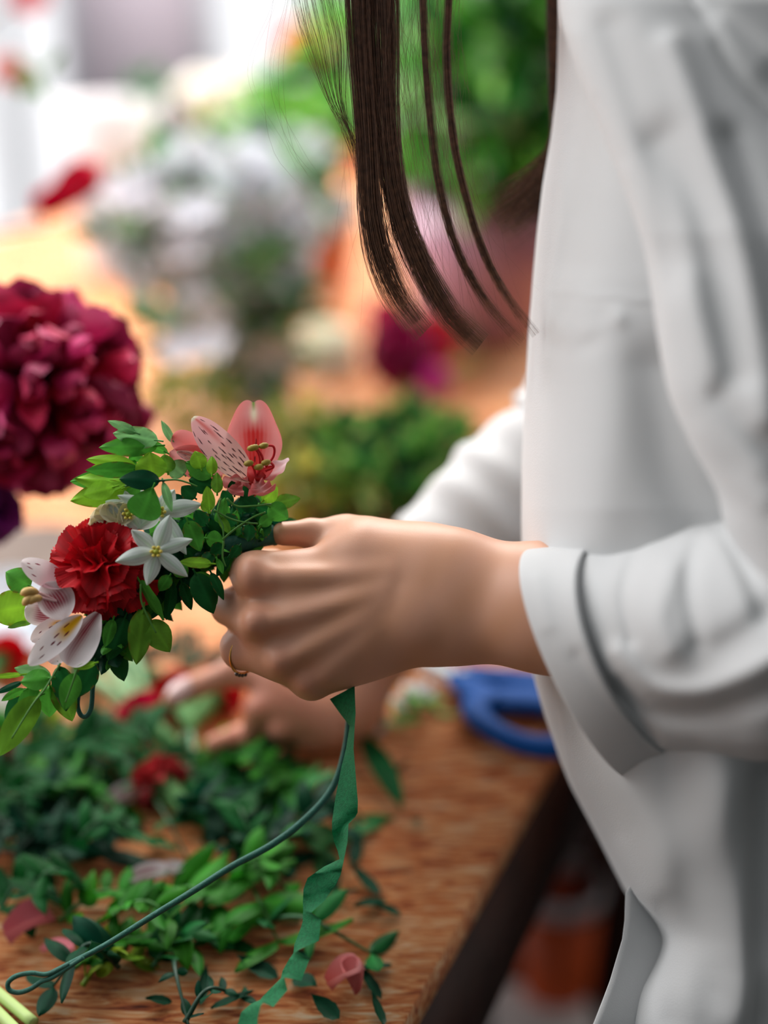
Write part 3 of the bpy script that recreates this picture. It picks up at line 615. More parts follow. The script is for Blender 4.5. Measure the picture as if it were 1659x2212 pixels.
# ------------------------------------------------------------------ the flower crown
def Z(X, Y, dz=0.0, base=None):                 # coordinates measured on an enlargement of the crown
    px, py = X*.42194, 840+Y*.42194
    d0 = .672+.018*np.clip((px-60)/560, 0, 1) if base is None else base
    return P(px, py, d0+dz)
ZS = .42194*.68/FOC
core_pts = np.array([(618, 1152, .704), (560, 1160, .698), (470, 1185, .693), (390, 1200, .692), (310, 1255, .690), (262, 1330, .688), (226, 1400, .684), (205, 1452, .682)])
cw = spline(core_pts, 60); corew = P(cw[:, 0], cw[:, 1], cw[:, 2])
crown = empty('flower_wreath', P(400, 1200, .69), 'half-bound flower crown of carnation, lilies, white stars and green leaves held in the hand', 'flower crown')
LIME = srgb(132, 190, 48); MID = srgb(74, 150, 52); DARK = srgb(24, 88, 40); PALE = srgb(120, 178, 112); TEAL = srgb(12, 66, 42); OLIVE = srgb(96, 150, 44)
# wire frame with a loop at each end
wf = MB()
def PP(rows): r = np.array(rows, float); return P(r[:, 0], r[:, 1], r[:, 2])
core = spline(corew, 40)
wf.tube(core, np.interp(np.linspace(0, 1, 40), [0, .2, .8, 1], [24, 23, 10, 6.5])*ZS/.42194, 12)
loop = PP([(226, 1400, .684), (212, 1440, .682), (201, 1480, .681), (199, 1510, .681), (196, 1532, .681), (187, 1547, .681), (175, 1545, .681), (168, 1526, .681), (170, 1500, .681), (180, 1478, .6815), (196, 1462, .683), (207, 1440, .684)])
wf.tube(spline(loop, 70), 5.2*.68/FOC, 10)
wtail = PP([(640, 1150, .700), (700, 1200, .715), (748, 1330, .72), (757, 1460, .715), (752, 1580, .712), (733, 1668, .71), (705, 1722, .708), (650, 1778, .702), (585, 1826, .698), (500, 1872, .693), (420, 1923, .688), (330, 1978, .683), (230, 2040, .676), (150, 2082, .672), (103, 2106, .670)])
wf.tube(spline(wtail, 160), np.interp(np.linspace(0, 1, 160), [0, .5, .75, 1], [7.5, 8.0, 7.0, 5.6])*.69/FOC, 10)
endl = PP([(150, 2082, .668), (103, 2104, .668), (68, 2102, .668), (36, 2108, .668), (18, 2122, .668), (20, 2138, .668), (40, 2144, .668), (66, 2136, .668), (90, 2120, .668), (112, 2112, .668), (150, 2088, .668), (180, 2068, .668)])
wf.tube(spline(endl, 70), 5.4*.68/FOC, 10)
wf.build('wire_frame', M_wire, crown)['label'] = 'dark green tape-wrapped wire ending in small loops'
n_leaf = [0]
def leaf(b, t, w, c, dz=0.0, dt=0.0, **k):
    n_leaf[0] += 1; mb = MB(); sd = n_leaf[0]*1.7
    B_ = Z(*b, dz); T_ = Z(*t, dz+dt)
    nn = unit(CAM-B_)+nr.normal(0, .28, 3)
    kw = dict(prof='leaf', cup=.05, bend=nr.uniform(-.10, .10), fold=-.12+nr.uniform(-.05, .05), wav=(.03, 5), nu=9, nv=18, saw=(.018, 24)); kw.update(k)
    blade(mb, B_, T_, w*ZS*1.3, n=nn, col=leafcol(np.array(c)*nr.uniform(.9, 1.1), seed=sd, brown=k.pop('brown', 0) if 'brown' in k else (.7 if nr.rand() < .35 else 0)), **{a: b_ for a, b_ in kw.items() if a != 'brown'})
    mb.tube(spline([B_-(T_-B_)*.12, B_, B_+(T_-B_)*.1], 6), .00045, 6, np.array(c)*1.1)
    return mb.build('leaf', M_leaf, crown)
L = [
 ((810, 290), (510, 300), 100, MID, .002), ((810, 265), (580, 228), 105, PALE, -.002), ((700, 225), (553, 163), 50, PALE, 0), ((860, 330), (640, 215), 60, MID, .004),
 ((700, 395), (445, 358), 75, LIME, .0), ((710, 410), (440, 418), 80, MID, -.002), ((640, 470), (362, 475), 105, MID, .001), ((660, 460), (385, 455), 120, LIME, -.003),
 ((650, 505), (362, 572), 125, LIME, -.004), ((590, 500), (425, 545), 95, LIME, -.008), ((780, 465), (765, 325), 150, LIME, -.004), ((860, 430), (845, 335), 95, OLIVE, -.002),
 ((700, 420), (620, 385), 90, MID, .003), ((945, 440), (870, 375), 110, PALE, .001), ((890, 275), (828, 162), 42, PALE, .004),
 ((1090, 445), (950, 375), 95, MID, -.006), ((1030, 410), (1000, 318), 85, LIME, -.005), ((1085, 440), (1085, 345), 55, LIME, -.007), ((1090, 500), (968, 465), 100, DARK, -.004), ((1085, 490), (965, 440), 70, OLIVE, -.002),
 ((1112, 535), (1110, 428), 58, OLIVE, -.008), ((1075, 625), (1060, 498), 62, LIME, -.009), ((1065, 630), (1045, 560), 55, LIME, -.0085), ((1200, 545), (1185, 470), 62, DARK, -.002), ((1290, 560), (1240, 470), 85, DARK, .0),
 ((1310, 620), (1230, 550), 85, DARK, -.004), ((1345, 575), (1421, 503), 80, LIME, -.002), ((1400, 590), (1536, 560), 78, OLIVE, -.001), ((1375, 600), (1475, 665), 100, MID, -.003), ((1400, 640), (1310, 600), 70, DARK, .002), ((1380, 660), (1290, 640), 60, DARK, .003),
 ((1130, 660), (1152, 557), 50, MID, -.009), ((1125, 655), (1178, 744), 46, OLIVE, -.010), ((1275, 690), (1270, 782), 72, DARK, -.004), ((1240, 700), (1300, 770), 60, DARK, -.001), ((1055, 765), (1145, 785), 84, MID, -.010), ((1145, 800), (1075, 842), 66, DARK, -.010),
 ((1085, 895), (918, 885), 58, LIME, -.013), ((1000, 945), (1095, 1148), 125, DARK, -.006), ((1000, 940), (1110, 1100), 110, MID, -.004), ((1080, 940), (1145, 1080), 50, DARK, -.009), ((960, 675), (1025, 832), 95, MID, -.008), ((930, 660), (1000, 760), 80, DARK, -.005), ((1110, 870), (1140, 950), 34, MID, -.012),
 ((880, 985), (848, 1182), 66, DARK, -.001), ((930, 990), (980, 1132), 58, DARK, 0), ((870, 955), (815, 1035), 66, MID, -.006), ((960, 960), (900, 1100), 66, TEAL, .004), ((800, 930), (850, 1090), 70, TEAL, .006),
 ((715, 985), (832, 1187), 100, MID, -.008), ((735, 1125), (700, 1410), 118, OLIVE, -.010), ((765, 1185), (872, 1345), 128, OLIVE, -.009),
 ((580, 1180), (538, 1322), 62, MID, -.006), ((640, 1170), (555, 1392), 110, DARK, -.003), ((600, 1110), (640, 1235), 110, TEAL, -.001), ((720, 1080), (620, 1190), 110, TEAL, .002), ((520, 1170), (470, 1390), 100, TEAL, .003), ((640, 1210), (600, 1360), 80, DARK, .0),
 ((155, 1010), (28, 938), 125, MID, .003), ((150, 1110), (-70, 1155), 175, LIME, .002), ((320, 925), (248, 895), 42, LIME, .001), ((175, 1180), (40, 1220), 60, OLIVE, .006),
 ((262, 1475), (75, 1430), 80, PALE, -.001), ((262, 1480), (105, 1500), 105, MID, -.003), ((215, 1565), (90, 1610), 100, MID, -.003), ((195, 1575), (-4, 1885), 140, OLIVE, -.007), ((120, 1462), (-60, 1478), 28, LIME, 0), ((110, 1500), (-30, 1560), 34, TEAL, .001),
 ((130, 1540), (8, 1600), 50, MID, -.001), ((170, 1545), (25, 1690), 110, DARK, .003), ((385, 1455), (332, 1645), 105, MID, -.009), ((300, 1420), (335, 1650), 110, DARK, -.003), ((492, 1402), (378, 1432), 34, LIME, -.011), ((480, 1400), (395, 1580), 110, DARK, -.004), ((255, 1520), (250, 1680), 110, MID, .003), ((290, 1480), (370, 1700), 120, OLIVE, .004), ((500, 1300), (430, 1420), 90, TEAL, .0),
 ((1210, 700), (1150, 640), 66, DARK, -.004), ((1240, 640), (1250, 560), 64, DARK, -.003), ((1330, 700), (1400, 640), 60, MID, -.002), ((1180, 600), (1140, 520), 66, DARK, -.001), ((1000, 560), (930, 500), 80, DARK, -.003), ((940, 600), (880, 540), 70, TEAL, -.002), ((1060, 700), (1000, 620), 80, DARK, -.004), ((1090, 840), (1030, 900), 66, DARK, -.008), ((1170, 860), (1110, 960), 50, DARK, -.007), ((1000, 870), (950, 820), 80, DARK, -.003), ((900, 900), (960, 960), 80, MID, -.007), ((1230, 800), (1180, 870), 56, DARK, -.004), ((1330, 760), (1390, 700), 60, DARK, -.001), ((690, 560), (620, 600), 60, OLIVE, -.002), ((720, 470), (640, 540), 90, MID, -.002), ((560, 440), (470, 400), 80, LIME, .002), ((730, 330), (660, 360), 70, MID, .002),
]
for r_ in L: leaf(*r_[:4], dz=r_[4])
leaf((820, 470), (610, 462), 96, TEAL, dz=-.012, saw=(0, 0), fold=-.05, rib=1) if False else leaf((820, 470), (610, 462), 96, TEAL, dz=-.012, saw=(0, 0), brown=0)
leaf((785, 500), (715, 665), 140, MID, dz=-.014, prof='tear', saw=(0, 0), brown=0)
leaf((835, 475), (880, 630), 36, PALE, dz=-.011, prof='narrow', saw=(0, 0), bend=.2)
# twigs
for r_ in [((310, 1405), (235, 1530), (165, 1620), (60, 1790)), ((395, 1435), (380, 1480), (352, 1560), (335, 1605)), ((820, 470), (900, 465), (960, 480), (1010, 500)), ((1095, 620), (1180, 665), (1260, 685), (1320, 690)), ((720, 1000), (725, 1090), (768, 1190), (800, 1250)), ((1140, 770), (1200, 720), (1290, 660), (1360, 630)), ((1130, 560), (1115, 640), (1140, 700), (1145, 780)), ((820, 470), (770, 500), (740, 560)), ((1160, 560), (1210, 600), (1290, 600), (1390, 590)), ((1145, 780), (1140, 860), (1155, 910)), ((640, 500), (720, 480), (820, 470))]:
    tw = MB(); tw.tube(spline([Z(*q, -.011) for q in r_], 24), np.linspace(.00055, .0004, 24), 7, srgb(70, 124, 46)); tw.build('twig', M_stem, crown)
# inner foliage bound onto the wire
sp = [MB() for _ in range(6)]
for k in range(560):
    f = rnd.random(); i = int(f*50)+4; c = corew[min(i, 59)]; g = nr.normal(0, 1, 3); g = unit(g); rad = (.017 if f < .55 else .013)*rnd.uniform(.2, 1)
    if f < .5: g = g+UP*.5-RT*.2
    b_ = c+g*rad*.5+FW*.004; t_ = b_+unit(g+nr.normal(0, .6, 3)-RT*.3)*rnd.uniform(.011, .019)
    if f < .18: t_ = b_+(t_-b_)*.6
    blade(sp[min(int(f*6), 5)], b_, t_, rnd.uniform(.008, .012), col=leafcol([TEAL, DARK, MID, MID][rnd.randrange(4)], seed=k), fold=-.15, nu=5, nv=8)
for m in sp: m.build('inner_sprig', M_leaf, crown)
# ---- carnation
SAL = np.array(srgb(226, 128, 124)); PINK = np.array(srgb(240, 186, 186)); RED = np.array(srgb(196, 44, 42))
ccen = Z(500, 915, -.004); cax = unit(CAM-ccen+RT*-.13+UP*.0)
e1 = unit(np.cross(cax, UP)); e2 = np.cross(cax, e1)
carn = MB()
def petal_fan(mb, c0, az, el, L, W, seed, colb, ruff=.16, teeth=11, ax=None, E1=None, E2=None):
    dirr = math.cos(el)*(math.cos(az)*E1+math.sin(az)*E2)+math.sin(el)*ax
    n0 = unit(ax*math.cos(el)-math.sin(el)*(math.cos(az)*E1+math.sin(az)*E2)+nr.normal(0, .12, 3)); sd = unit(np.cross(n0, dirr)); nn = np.cross(dirr, sd)
    nu, nv = 41, 14; u = np.linspace(-1, 1, nu)[None, :]; t = np.linspace(0, 1, nv)[:, None]
    rim = 1-.24*u**2+.06*np.abs(((u*teeth+seed) % 1)-.5)*2*(1)
    rr = L*t*(1+(rim-1)*t**2); hw = W*(.10+.90*t**1.1)
    x = u*hw; z = ruff*1.25*L*np.sin(u*3.6+seed*3)*t**2+ruff*.30*L*np.sin(u*9+seed*5)*t**3-.22*L*t**2+.10*L*np.sin(t*3)
    G_ = c0+rr[..., None]*dirr+x[..., None]*sd+z[..., None]*nn
    C = np.array(colb)*(1+.16*np.sin(u*17+seed)*t+.1*nr.normal(0, 1, (1, nu))*.4)[..., None]*(1.0+.12*t[..., None]); mb.grid(G_, np.clip(C, 0, 1).reshape(-1, 3))
CR = srgb(196, 6, 24)
for ring_, (n_, el, L_, W_) in enumerate([(7, .0, .0225, .0150), (7, .30, .0225, .0145), (6, .62, .0215, .0140), (6, .92, .0195, .0125), (5, 1.15, .0175, .0110), (4, 1.38, .0150, .0095)]):
    for k in range(n_):
        az = 2*np.pi*k/n_+ring_*.6+rnd.uniform(-.15, .15)
        petal_fan(carn, ccen-cax*.006, az, el+rnd.uniform(-.1, .1)*(1+3*(el > .8)), L_*rnd.uniform(.90, 1.06)*(.92+.14*abs(math.sin(az))), W_, k*1.3+ring_*2.1, np.array(CR)*rnd.uniform(.6, 1.15), ax=cax, E1=e1, E2=e2)
petal_fan(carn, Z(600, 930, -.002), 0, .15, .021, .014, 3.2, CR, ax=cax, E1=unit(Z(680, 1000)-Z(600, 900)), E2=e2)
carn.build('carnation', M_petal, crown)['label'] = 'deep red carnation with serrated petals'
cx = MB(); cx.tube(spline([ccen-cax*.030, ccen-cax*.018, ccen-cax*.006], 12), np.linspace(.003, .0062, 12), 12, MID); cx.build('calyx', M_leaf, crown)
# ---- lily petals (alstroemeria)
def dashes(t, u, spec, c, colr=srgb(70, 8, 20)):
    m = np.zeros(t.shape)
    for (t0, u0, lt, lw, sl) in spec: m = np.maximum(m, np.clip(1.6-((t-t0)/lt)**2*1.6-(((u-u0)-sl*(t-t0))/lw)**2*1.6, 0, 1))
    return c+(np.array(colr)-c)*np.clip(m*1.6, 0, 1)[..., None]
def mix(a, b, f): return np.asarray(a)+(np.asarray(b)-np.asarray(a))*np.clip(f, 0, 1)[..., None]
lily = bpy.data.objects.new('pink_lily', None); S.collection.objects.link(lily); lily.parent = crown; lily['label'] = 'salmon pink spotted lily bloom'
def upright(t, u):
    c = mix(PINK*.93, SAL, .30+.5*np.abs(u)**3+.3*np.clip((t-.7)*4,0,1)); c = mix(c, RED*1.05, np.exp(-(u/.58)**4)*np.clip((.84-t)*4, 0, 1)*1.15*(.88+.12*np.sin(u*40))); c = mix(c, SAL, .5*np.exp(-((np.abs(u)-.55)/.25)**2)*(t > .3))
    c = mix(c, srgb(236, 228, 200), np.exp(-(u/.14)**2)*np.exp(-((t-.84)/.10)**2)); c = mix(c, srgb(120, 170, 80), np.exp(-(u/.07)**2)*np.clip((t-.86)*9, 0, 1))
    return dashes(t, u, [(.45, -.06, .085, .03, 0), (.28, -.02, .05, .03, 0)], c)
def spotted(t, u):
    c = mix(PINK*1.02, srgb(252, 226, 205), np.clip(1-t*1.3, 0, 1)); c = mix(c, SAL*.95, np.exp(-((u+.30)/.20)**2)*np.clip((t-.42)*3, 0, 1)); c = mix(c, srgb(240, 240, 215), np.clip((t-.955)*30, 0, 1))
    sp_ = []; r2 = random.Random(4)
    for row, t0 in enumerate(np.linspace(.10, .86, 8)):
        for u0 in np.linspace(-.78, .78, 5 if t0 < .6 else 3): sp_.append((t0+r2.uniform(-.045, .045), u0*(.95)+r2.uniform(-.07, .07)+(row % 2)*.14, r2.uniform(.035, .085), .036 if t0 > .3 else .05, 0.3))
    return dashes(t, u, sp_, c)
def salmon(t, u): return mix(SAL*np.array([.95, .85, .9]), PINK*.9, .35+.3*np.cos(u*3)) if True else None
def salmon2(t, u): c = mix(SAL, RED, .4*np.exp(-((t-.4)/.3)**2)); return mix(c, PINK, .35*np.abs(u))
def pet(par, b, t, w, col, dz=0.0, dt=0.0, prof='petal', name='petal', n=None, mat_=None, **k):
    mb = MB(); kw = dict(cup=.12, bend=-.05, nu=61, nv=90, wav=(.02, 6)); kw.update(k)
    B_ = Z(*b, dz); T_ = Z(*t, dz+dt); nn = unit(CAM-B_) if n is None else unit(CAM-B_)+n[0]*RT+n[1]*UP
    blade(mb, B_, T_, w*ZS, prof=prof, n=nn, col=col, **kw); o = mb.build(name, mat_ or M_petal, crown if par is None else par); return o
OV = 'ov'; PROF['ov'] = lambda t: (.10+.9*np.clip(t, 0, 1)**.9)*np.clip(1-t, 0, 1)**.42/.575
PROF['oval'] = lambda t: np.clip(4*t*(1-t)*.99+.02, 0, 1)**.62
pet(lily, (1302, 480), (1297, 52), 296, upright, .002, -.002, prof='heart', dome=.30, notch=.04, cup=.12, bend=-.07, n=(-.1, .1))
pet(lily, (1290, 475), (985, 148), 175, spotted, -.003, .0, prof='oval', cup=.10, bend=-.06, n=(.2, .1))
pet(lily, (1130, 400), (882, 240), 170, salmon2, .005, .0, prof='ov', bend=.05, n=(0, .3))
pet(lily, (1140, 440), (870, 320), 175, salmon, .006, -.004, prof='oval', bend=-.1, n=(0, -.3))
pet(lily, (1110, 400), (905, 322), 60, spotted, .0, .0, prof='oval')
pet(lily, (1320, 480), (1140, 468), 110, salmon, -.004, .002, wav=(.12, 9), n=(0, -.9))
pet(lily, (1310, 470), (1345, 548), 200, salmon, -.006, -.004, prof='fan', wav=(.10, 11), n=(0, .9), bend=.1)
pet(lily, (1230, 470), (1200, 545), 120, salmon2, -.003, -.002, prof='fan', wav=(.12, 9))
pet(lily, (1320, 470), (1482, 362), 95, lambda t, u: mix(mix(PINK, SAL, .5+.5*np.sin(u*6)), srgb(250, 235, 240), t**2), -.004, .0, prof='narrow', wav=(.1, 8), n=(0, .8))
pet(lily, (1300, 470), (1400, 400), 60, lambda t, u: mix(RED, np.array(srgb(180, 25, 35)), np.abs(u)), -.006, .0, prof='oval', n=(0, .8))
thr = MB(); thr.tube(spline([Z(1290, 540, .004), Z(1300, 480, .0), Z(1318, 420, -.005)], 12), np.linspace(.0022, .0050, 12), 14, srgb(205, 52, 52)); thr.build('throat', M_petal, lily)
for q in (((1320, 440), (1330, 370), (1318, 320), (1290, 303)), ((1325, 435), (1345, 360), (1320, 310), (1302, 300)), ((1360, 400), (1400, 345), (1400, 295), (1350, 291)), ((1310, 450), (1300, 410), (1290, 390), (1273, 381)), ((1360, 420), (1400, 400), (1385, 378), (1362, 377)), ((1320, 440), (1330, 420), (1330, 405), (1325, 400))):
    s_ = MB(); pp = spline([Z(a, b_, -.008-.002*i) for i, (a, b_) in enumerate(q)], 18); s_.tube(pp, .00062, 7, srgb(205, 40, 48)); so = s_.build('stamen', M_petal, lily)
    a_ = MB(); dd_ = RT*.9+UP*.2; a_.tube([pp[-1]-dd_*.0026, pp[-1]-dd_*.0018, pp[-1], pp[-1]+dd_*.0018, pp[-1]+dd_*.0026], [.0003, .0012, .0016, .0012, .0003], 9, srgb(150, 128, 42)); a_.build('anther', M_stem, so)
wl = bpy.data.objects.new('white_lily', None); S.collection.objects.link(wl); wl.parent = crown; wl['label'] = 'white lily bloom streaked with maroon and yellow'
WH = np.array(srgb(244, 238, 240)); MAR = np.array(srgb(140, 18, 48)); YEL = np.array(srgb(232, 178, 20))
def wa(t, u): return dashes(t, u, [(.80, .1, .07, .05, .3), (.70, -.5, .06, .05, .3), (.66, .5, .06, .05, .3), (.86, -.25, .04, .06, .2)], mix(WH, srgb(232, 170, 180), .75*np.exp(-((t-.35)/.25)**2)), srgb(140, 25, 60))
def wv(t, u): return mix(WH, MAR, np.clip(1.1-np.abs(u)**3*1.4, 0, 1)*np.exp(-((t-.52)/.25)**4)*(.86+.14*np.sin(u*40)))
def wy(t, u): return dashes(t, u, [(.25, -.3, .06, .07, 0), (.33, .25, .06, .07, 0), (.45, -.2, .06, .07, 0), (.5, .4, .05, .07, 0), (.56, .05, .05, .07, 0), (.8, .3, .06, .05, .2), (.72, -.3, .05, .05, .2)], mix(WH, YEL, np.exp(-(u/.55)**4)*np.clip((.52-t)*5, 0, 1)), srgb(110, 15, 40))
def wr(t, u): return mix(WH*.95, MAR*1.1, 1.0*np.exp(-((u+.30)/.38)**2)*np.clip(1.4-t, 0, 1)*(.88+.12*np.sin(u*40)))
pet(wl, (345, 1010), (108, 885), 128, wa, -.004, -.002, prof='oval', cup=.2, n=(0, .2))
pet(wl, (330, 1180), (222, 1000), 190, wv, -.006, .001, prof='oval', cup=.2, bend=.1, n=(.3, .1))
pet(wl, (340, 1165), (125, 1130), 175, wv, -.001, .0, prof='ov', cup=-.1, bend=-.1)
pet(wl, (350, 1180), (160, 1290), 110, wy, .0, .0, prof='oval')
pet(wl, (420, 1160), (148, 1412), 125, wy, -.010, -.002, prof='oval', cup=.12)
pet(wl, (510, 1150), (350, 1412), 215, wr, -.008, .0, prof='ov', cup=.15, bend=-.08, n=(-.2, 0))
pet(wl, (400, 1170), (262, 1405), 140, wr, -.003, .0, prof='ov', cup=.15)
for a_, b_, c_ in (((105, 1052), (150, 1035), (198, 1042)), ((118, 1108), (150, 1075), (185, 1062)), ((135, 1095), (175, 1075), (215, 1070))):
    s_ = MB(); s_.tube(spline([Z(*a_, -.012), Z(*b_, -.013), Z(*c_, -.010)], 12), [.0004, .0013, .0018, .002, .002, .002, .002, .002, .0018, .0016, .0012, .0004], 9, srgb(196, 160, 92)); s_.tube(spline([Z(*c_, -.010), Z(300, 1090, -.006)], 8), .0007, 6, srgb(235, 190, 190)); s_.build('stamen', M_stem, wl)
# ---- white star flowers and a cream bloom
STAR = np.array(srgb(204, 216, 210))
def starc(t, u): return STAR*(1+.10*np.sin(u*16))[..., None]*mix(np.ones(3), np.array([.75, .95, .72]), .6*np.exp(-(u/.18)**2)+.4*(t < .12))
def star(c, tips, w, dz, lab, mat_=None):
    o = bpy.data.objects.new('star_flower', None); S.collection.objects.link(o); o.parent = crown; o['label'] = lab
    for i, tp in enumerate(tips): pet(o, c, tp, w*rnd.uniform(.9, 1.1), starc, dz+.0008*(i % 3), -.001, prof='narrow', cup=-.22, bend=.06*rnd.choice([-1, 1, 1]), nu=15, nv=30)
    k = MB(); cc_ = Z(*c, dz-.0015); th = np.linspace(0, 2*np.pi, 6, endpoint=False)
    for a in th: p_ = cc_+.0022*(math.cos(a)*RT+math.sin(a)*UP)-FW*.001; k.tube([cc_, p_, p_-FW*.0022], [.0008, .0009, .0007], 7, srgb(226, 205, 90))
    k.tube([cc_+FW*.001, cc_-FW*.002, cc_-FW*.0035], [.0018, .0016, .0004], 10, srgb(170, 180, 60)); k.build('flower_centre', M_stem, o)
star((802, 832), [(986, 770), (962, 962), (752, 1006), (590, 885), (672, 722), (868, 645)], 82, -.016, 'white star flower facing out beside the carnation')
star((822, 630), [(1034, 590), (955, 850), (700, 720), (600, 545), (720, 520), (893, 515)], 84, -.006, 'white star flower behind the teardrop leaf')
star((660, 640), [(540, 575), (640, 520), (770, 650), (720, 720), (600, 730)], 80, -.004, 'white star flower partly behind the carnation')
cb_ = bpy.data.objects.new('cream_rose_bloom', None); S.collection.objects.link(cb_); cb_.parent = crown; cb_['label'] = 'cream bloom behind the carnation'
for k in range(10):
    a = 1.0+k*.36; pet(cb_, (615, 690), (600+150*math.cos(a), 690-115*math.sin(a)), 120, np.array(srgb(250, 244, 214)), -.003+.001*(k % 3), -.002, prof='petal', nu=13, nv=16, cup=.25)
# ------------------------------------------------------------------ floral tape hanging from the hand
rows = [(1313, 203, 1412, 150), (1350, 255, 1416, 260), (1392, 310, 1412, 320), (1378, 400, 1408, 400), (1358, 480, 1416, 500), (1335, 600, 1425, 610), (1322, 690, 1424, 655), (1322, 730, 1415, 672), (1330, 770, 1388, 700), (1345, 810, 1383, 775), (1352, 840, 1368, 850), (1290, 870, 1364, 868), (1225, 915, 1357, 900), (1208, 960, 1335, 945), (1206, 1010, 1290, 1008), (1207, 1045, 1240, 1053), (1205, 1090, 1278, 1080), (1192, 1130, 1270, 1165), (1172, 1180, 1225, 1185), (1168, 1215, 1184, 1205), (1150, 1240, 1232, 1240), (1125, 1285, 1200, 1325), (1118, 1315, 1132, 1312), (1080, 1352, 1145, 1362), (1045, 1388, 1088, 1430), (1036, 1400, 1048, 1412), (1000, 1415, 1038, 1425), (960, 1450, 1027, 1470), (945, 1500, 1025, 1510), (940, 1600, 1020, 1610)]
Rr = np.array(rows, float); fine = []
for a, b_ in zip(Rr[:-1], Rr[1:]):
    for f in np.linspace(0, 1, 9)[:-1]: fine.append(a+(b_-a)*f)
fine = np.array(fine+[Rr[-1]]); sgn = np.interp(np.arange(len(fine)), np.arange(len(Rr))*8, [-1, -.6, 1, 1, .7, -.3, -.6, -.7, -1, -1, 1, 1, .6, .6, 1, 1, -1, -.8, -1, 1, 1, -.8, 1, .8, -1, 1, 1, -.7, -.5, -.5])
xl, yl, xr, yr = fine[:, 0]*.5425, 1400+fine[:, 1]*.5425, fine[:, 2]*.5425, 1400+fine[:, 3]*.5425
wpx = np.hypot(xr-xl, yr-yl); dz = np.sqrt(np.clip(58**2-wpx**2, 0, None))*.68/FOC*-.5
dc = np.linspace(.688, .650, len(fine)); f = np.linspace(0, 1, 9)[None, :]
Gr = P(xl[:, None]+(xr-xl)[:, None]*f, yl[:, None]+(yr-yl)[:, None]*f, dc[:, None]+dz[:, None]*(f*2-1)+.0008*np.sin(f*3.14+np.arange(len(fine))[:, None]*.2))
rbm = MB(); rbm.grid(Gr); rbn = tag(rbm.build('floral_tape', M_tape, loc=P(730, 1500, .69)), 'twisted green floral tape strip hanging down from the hand', 'ribbon')
# ------------------------------------------------------------------ cut greenery on the worktop
def rise(p, h): return np.array(p)+np.array([0, 0, h])
def sprig(p0, p1, nl, ll, c, label, name='leafy_sprig', wd=.5, h=.006, group=None, both=True, tipflower=None, cat='sprig', sag=.012, stemc=None):
    """a cut stem lying on the worktop between two points of it, with nl pairs of leaves of ll millimetres"""
    a = rise(T(*p0), h); b = rise(T(*p1), h); n = 24; mid = (a+b)/2+np.array([rnd.uniform(-.1, .1)*np.linalg.norm(b-a), 0, sag])
    pts = spline([a, mid, b], n); o = empty(name, a*[1, 1, 0]+np.array([0, 0, TABLE]), label, cat, group)
    st = MB(); st.tube(pts, np.linspace(.0016, .0007, n), 6, stemc or np.array(c)*.9); st.build('stem', M_stem, o)
    lf = MB(); L_ = ll*1.25/1000
    for k in range(nl):
        f = .12+.88*k/max(nl-1, 1); i = int(f*(n-1)); p = pts[i]; tg = unit(pts[min(i+1, n-1)]-pts[max(i-1, 0)])
        for s_ in ((-1, 1) if both else (rnd.choice([-1, 1]),)):
            side = unit(np.cross(tg, [0, 0, 1]))*s_; d_ = unit(tg*rnd.uniform(.2, .9)+side*rnd.uniform(.6, 1)+np.array([0, 0, rnd.uniform(-.05, .55)]))
            q = p+d_*L_*rnd.uniform(.7, 1.15); q[2] = max(q[2], TABLE+.003); cc_ = np.array(c)*rnd.uniform(.7, 1.25)*np.array([rnd.uniform(.8, 1.25), 1, rnd.uniform(.8, 1.2)])
            blade(lf, p, q, L_*wd*rnd.uniform(.8, 1.2), n=np.array([0, 0, 1])+nr.normal(0, .35, 3), col=leafcol(cc_, seed=k), fold=-.12, bend=rnd.uniform(-.1, .15), nu=5, nv=9)
    lf.build('foliage', M_leaf, o); return o
DG = srgb(14, 78, 32); BG = srgb(38, 106, 22); DTEAL = srgb(4, 54, 34); YG = srgb(104, 136, 24); GG = srgb(54, 112, 62)
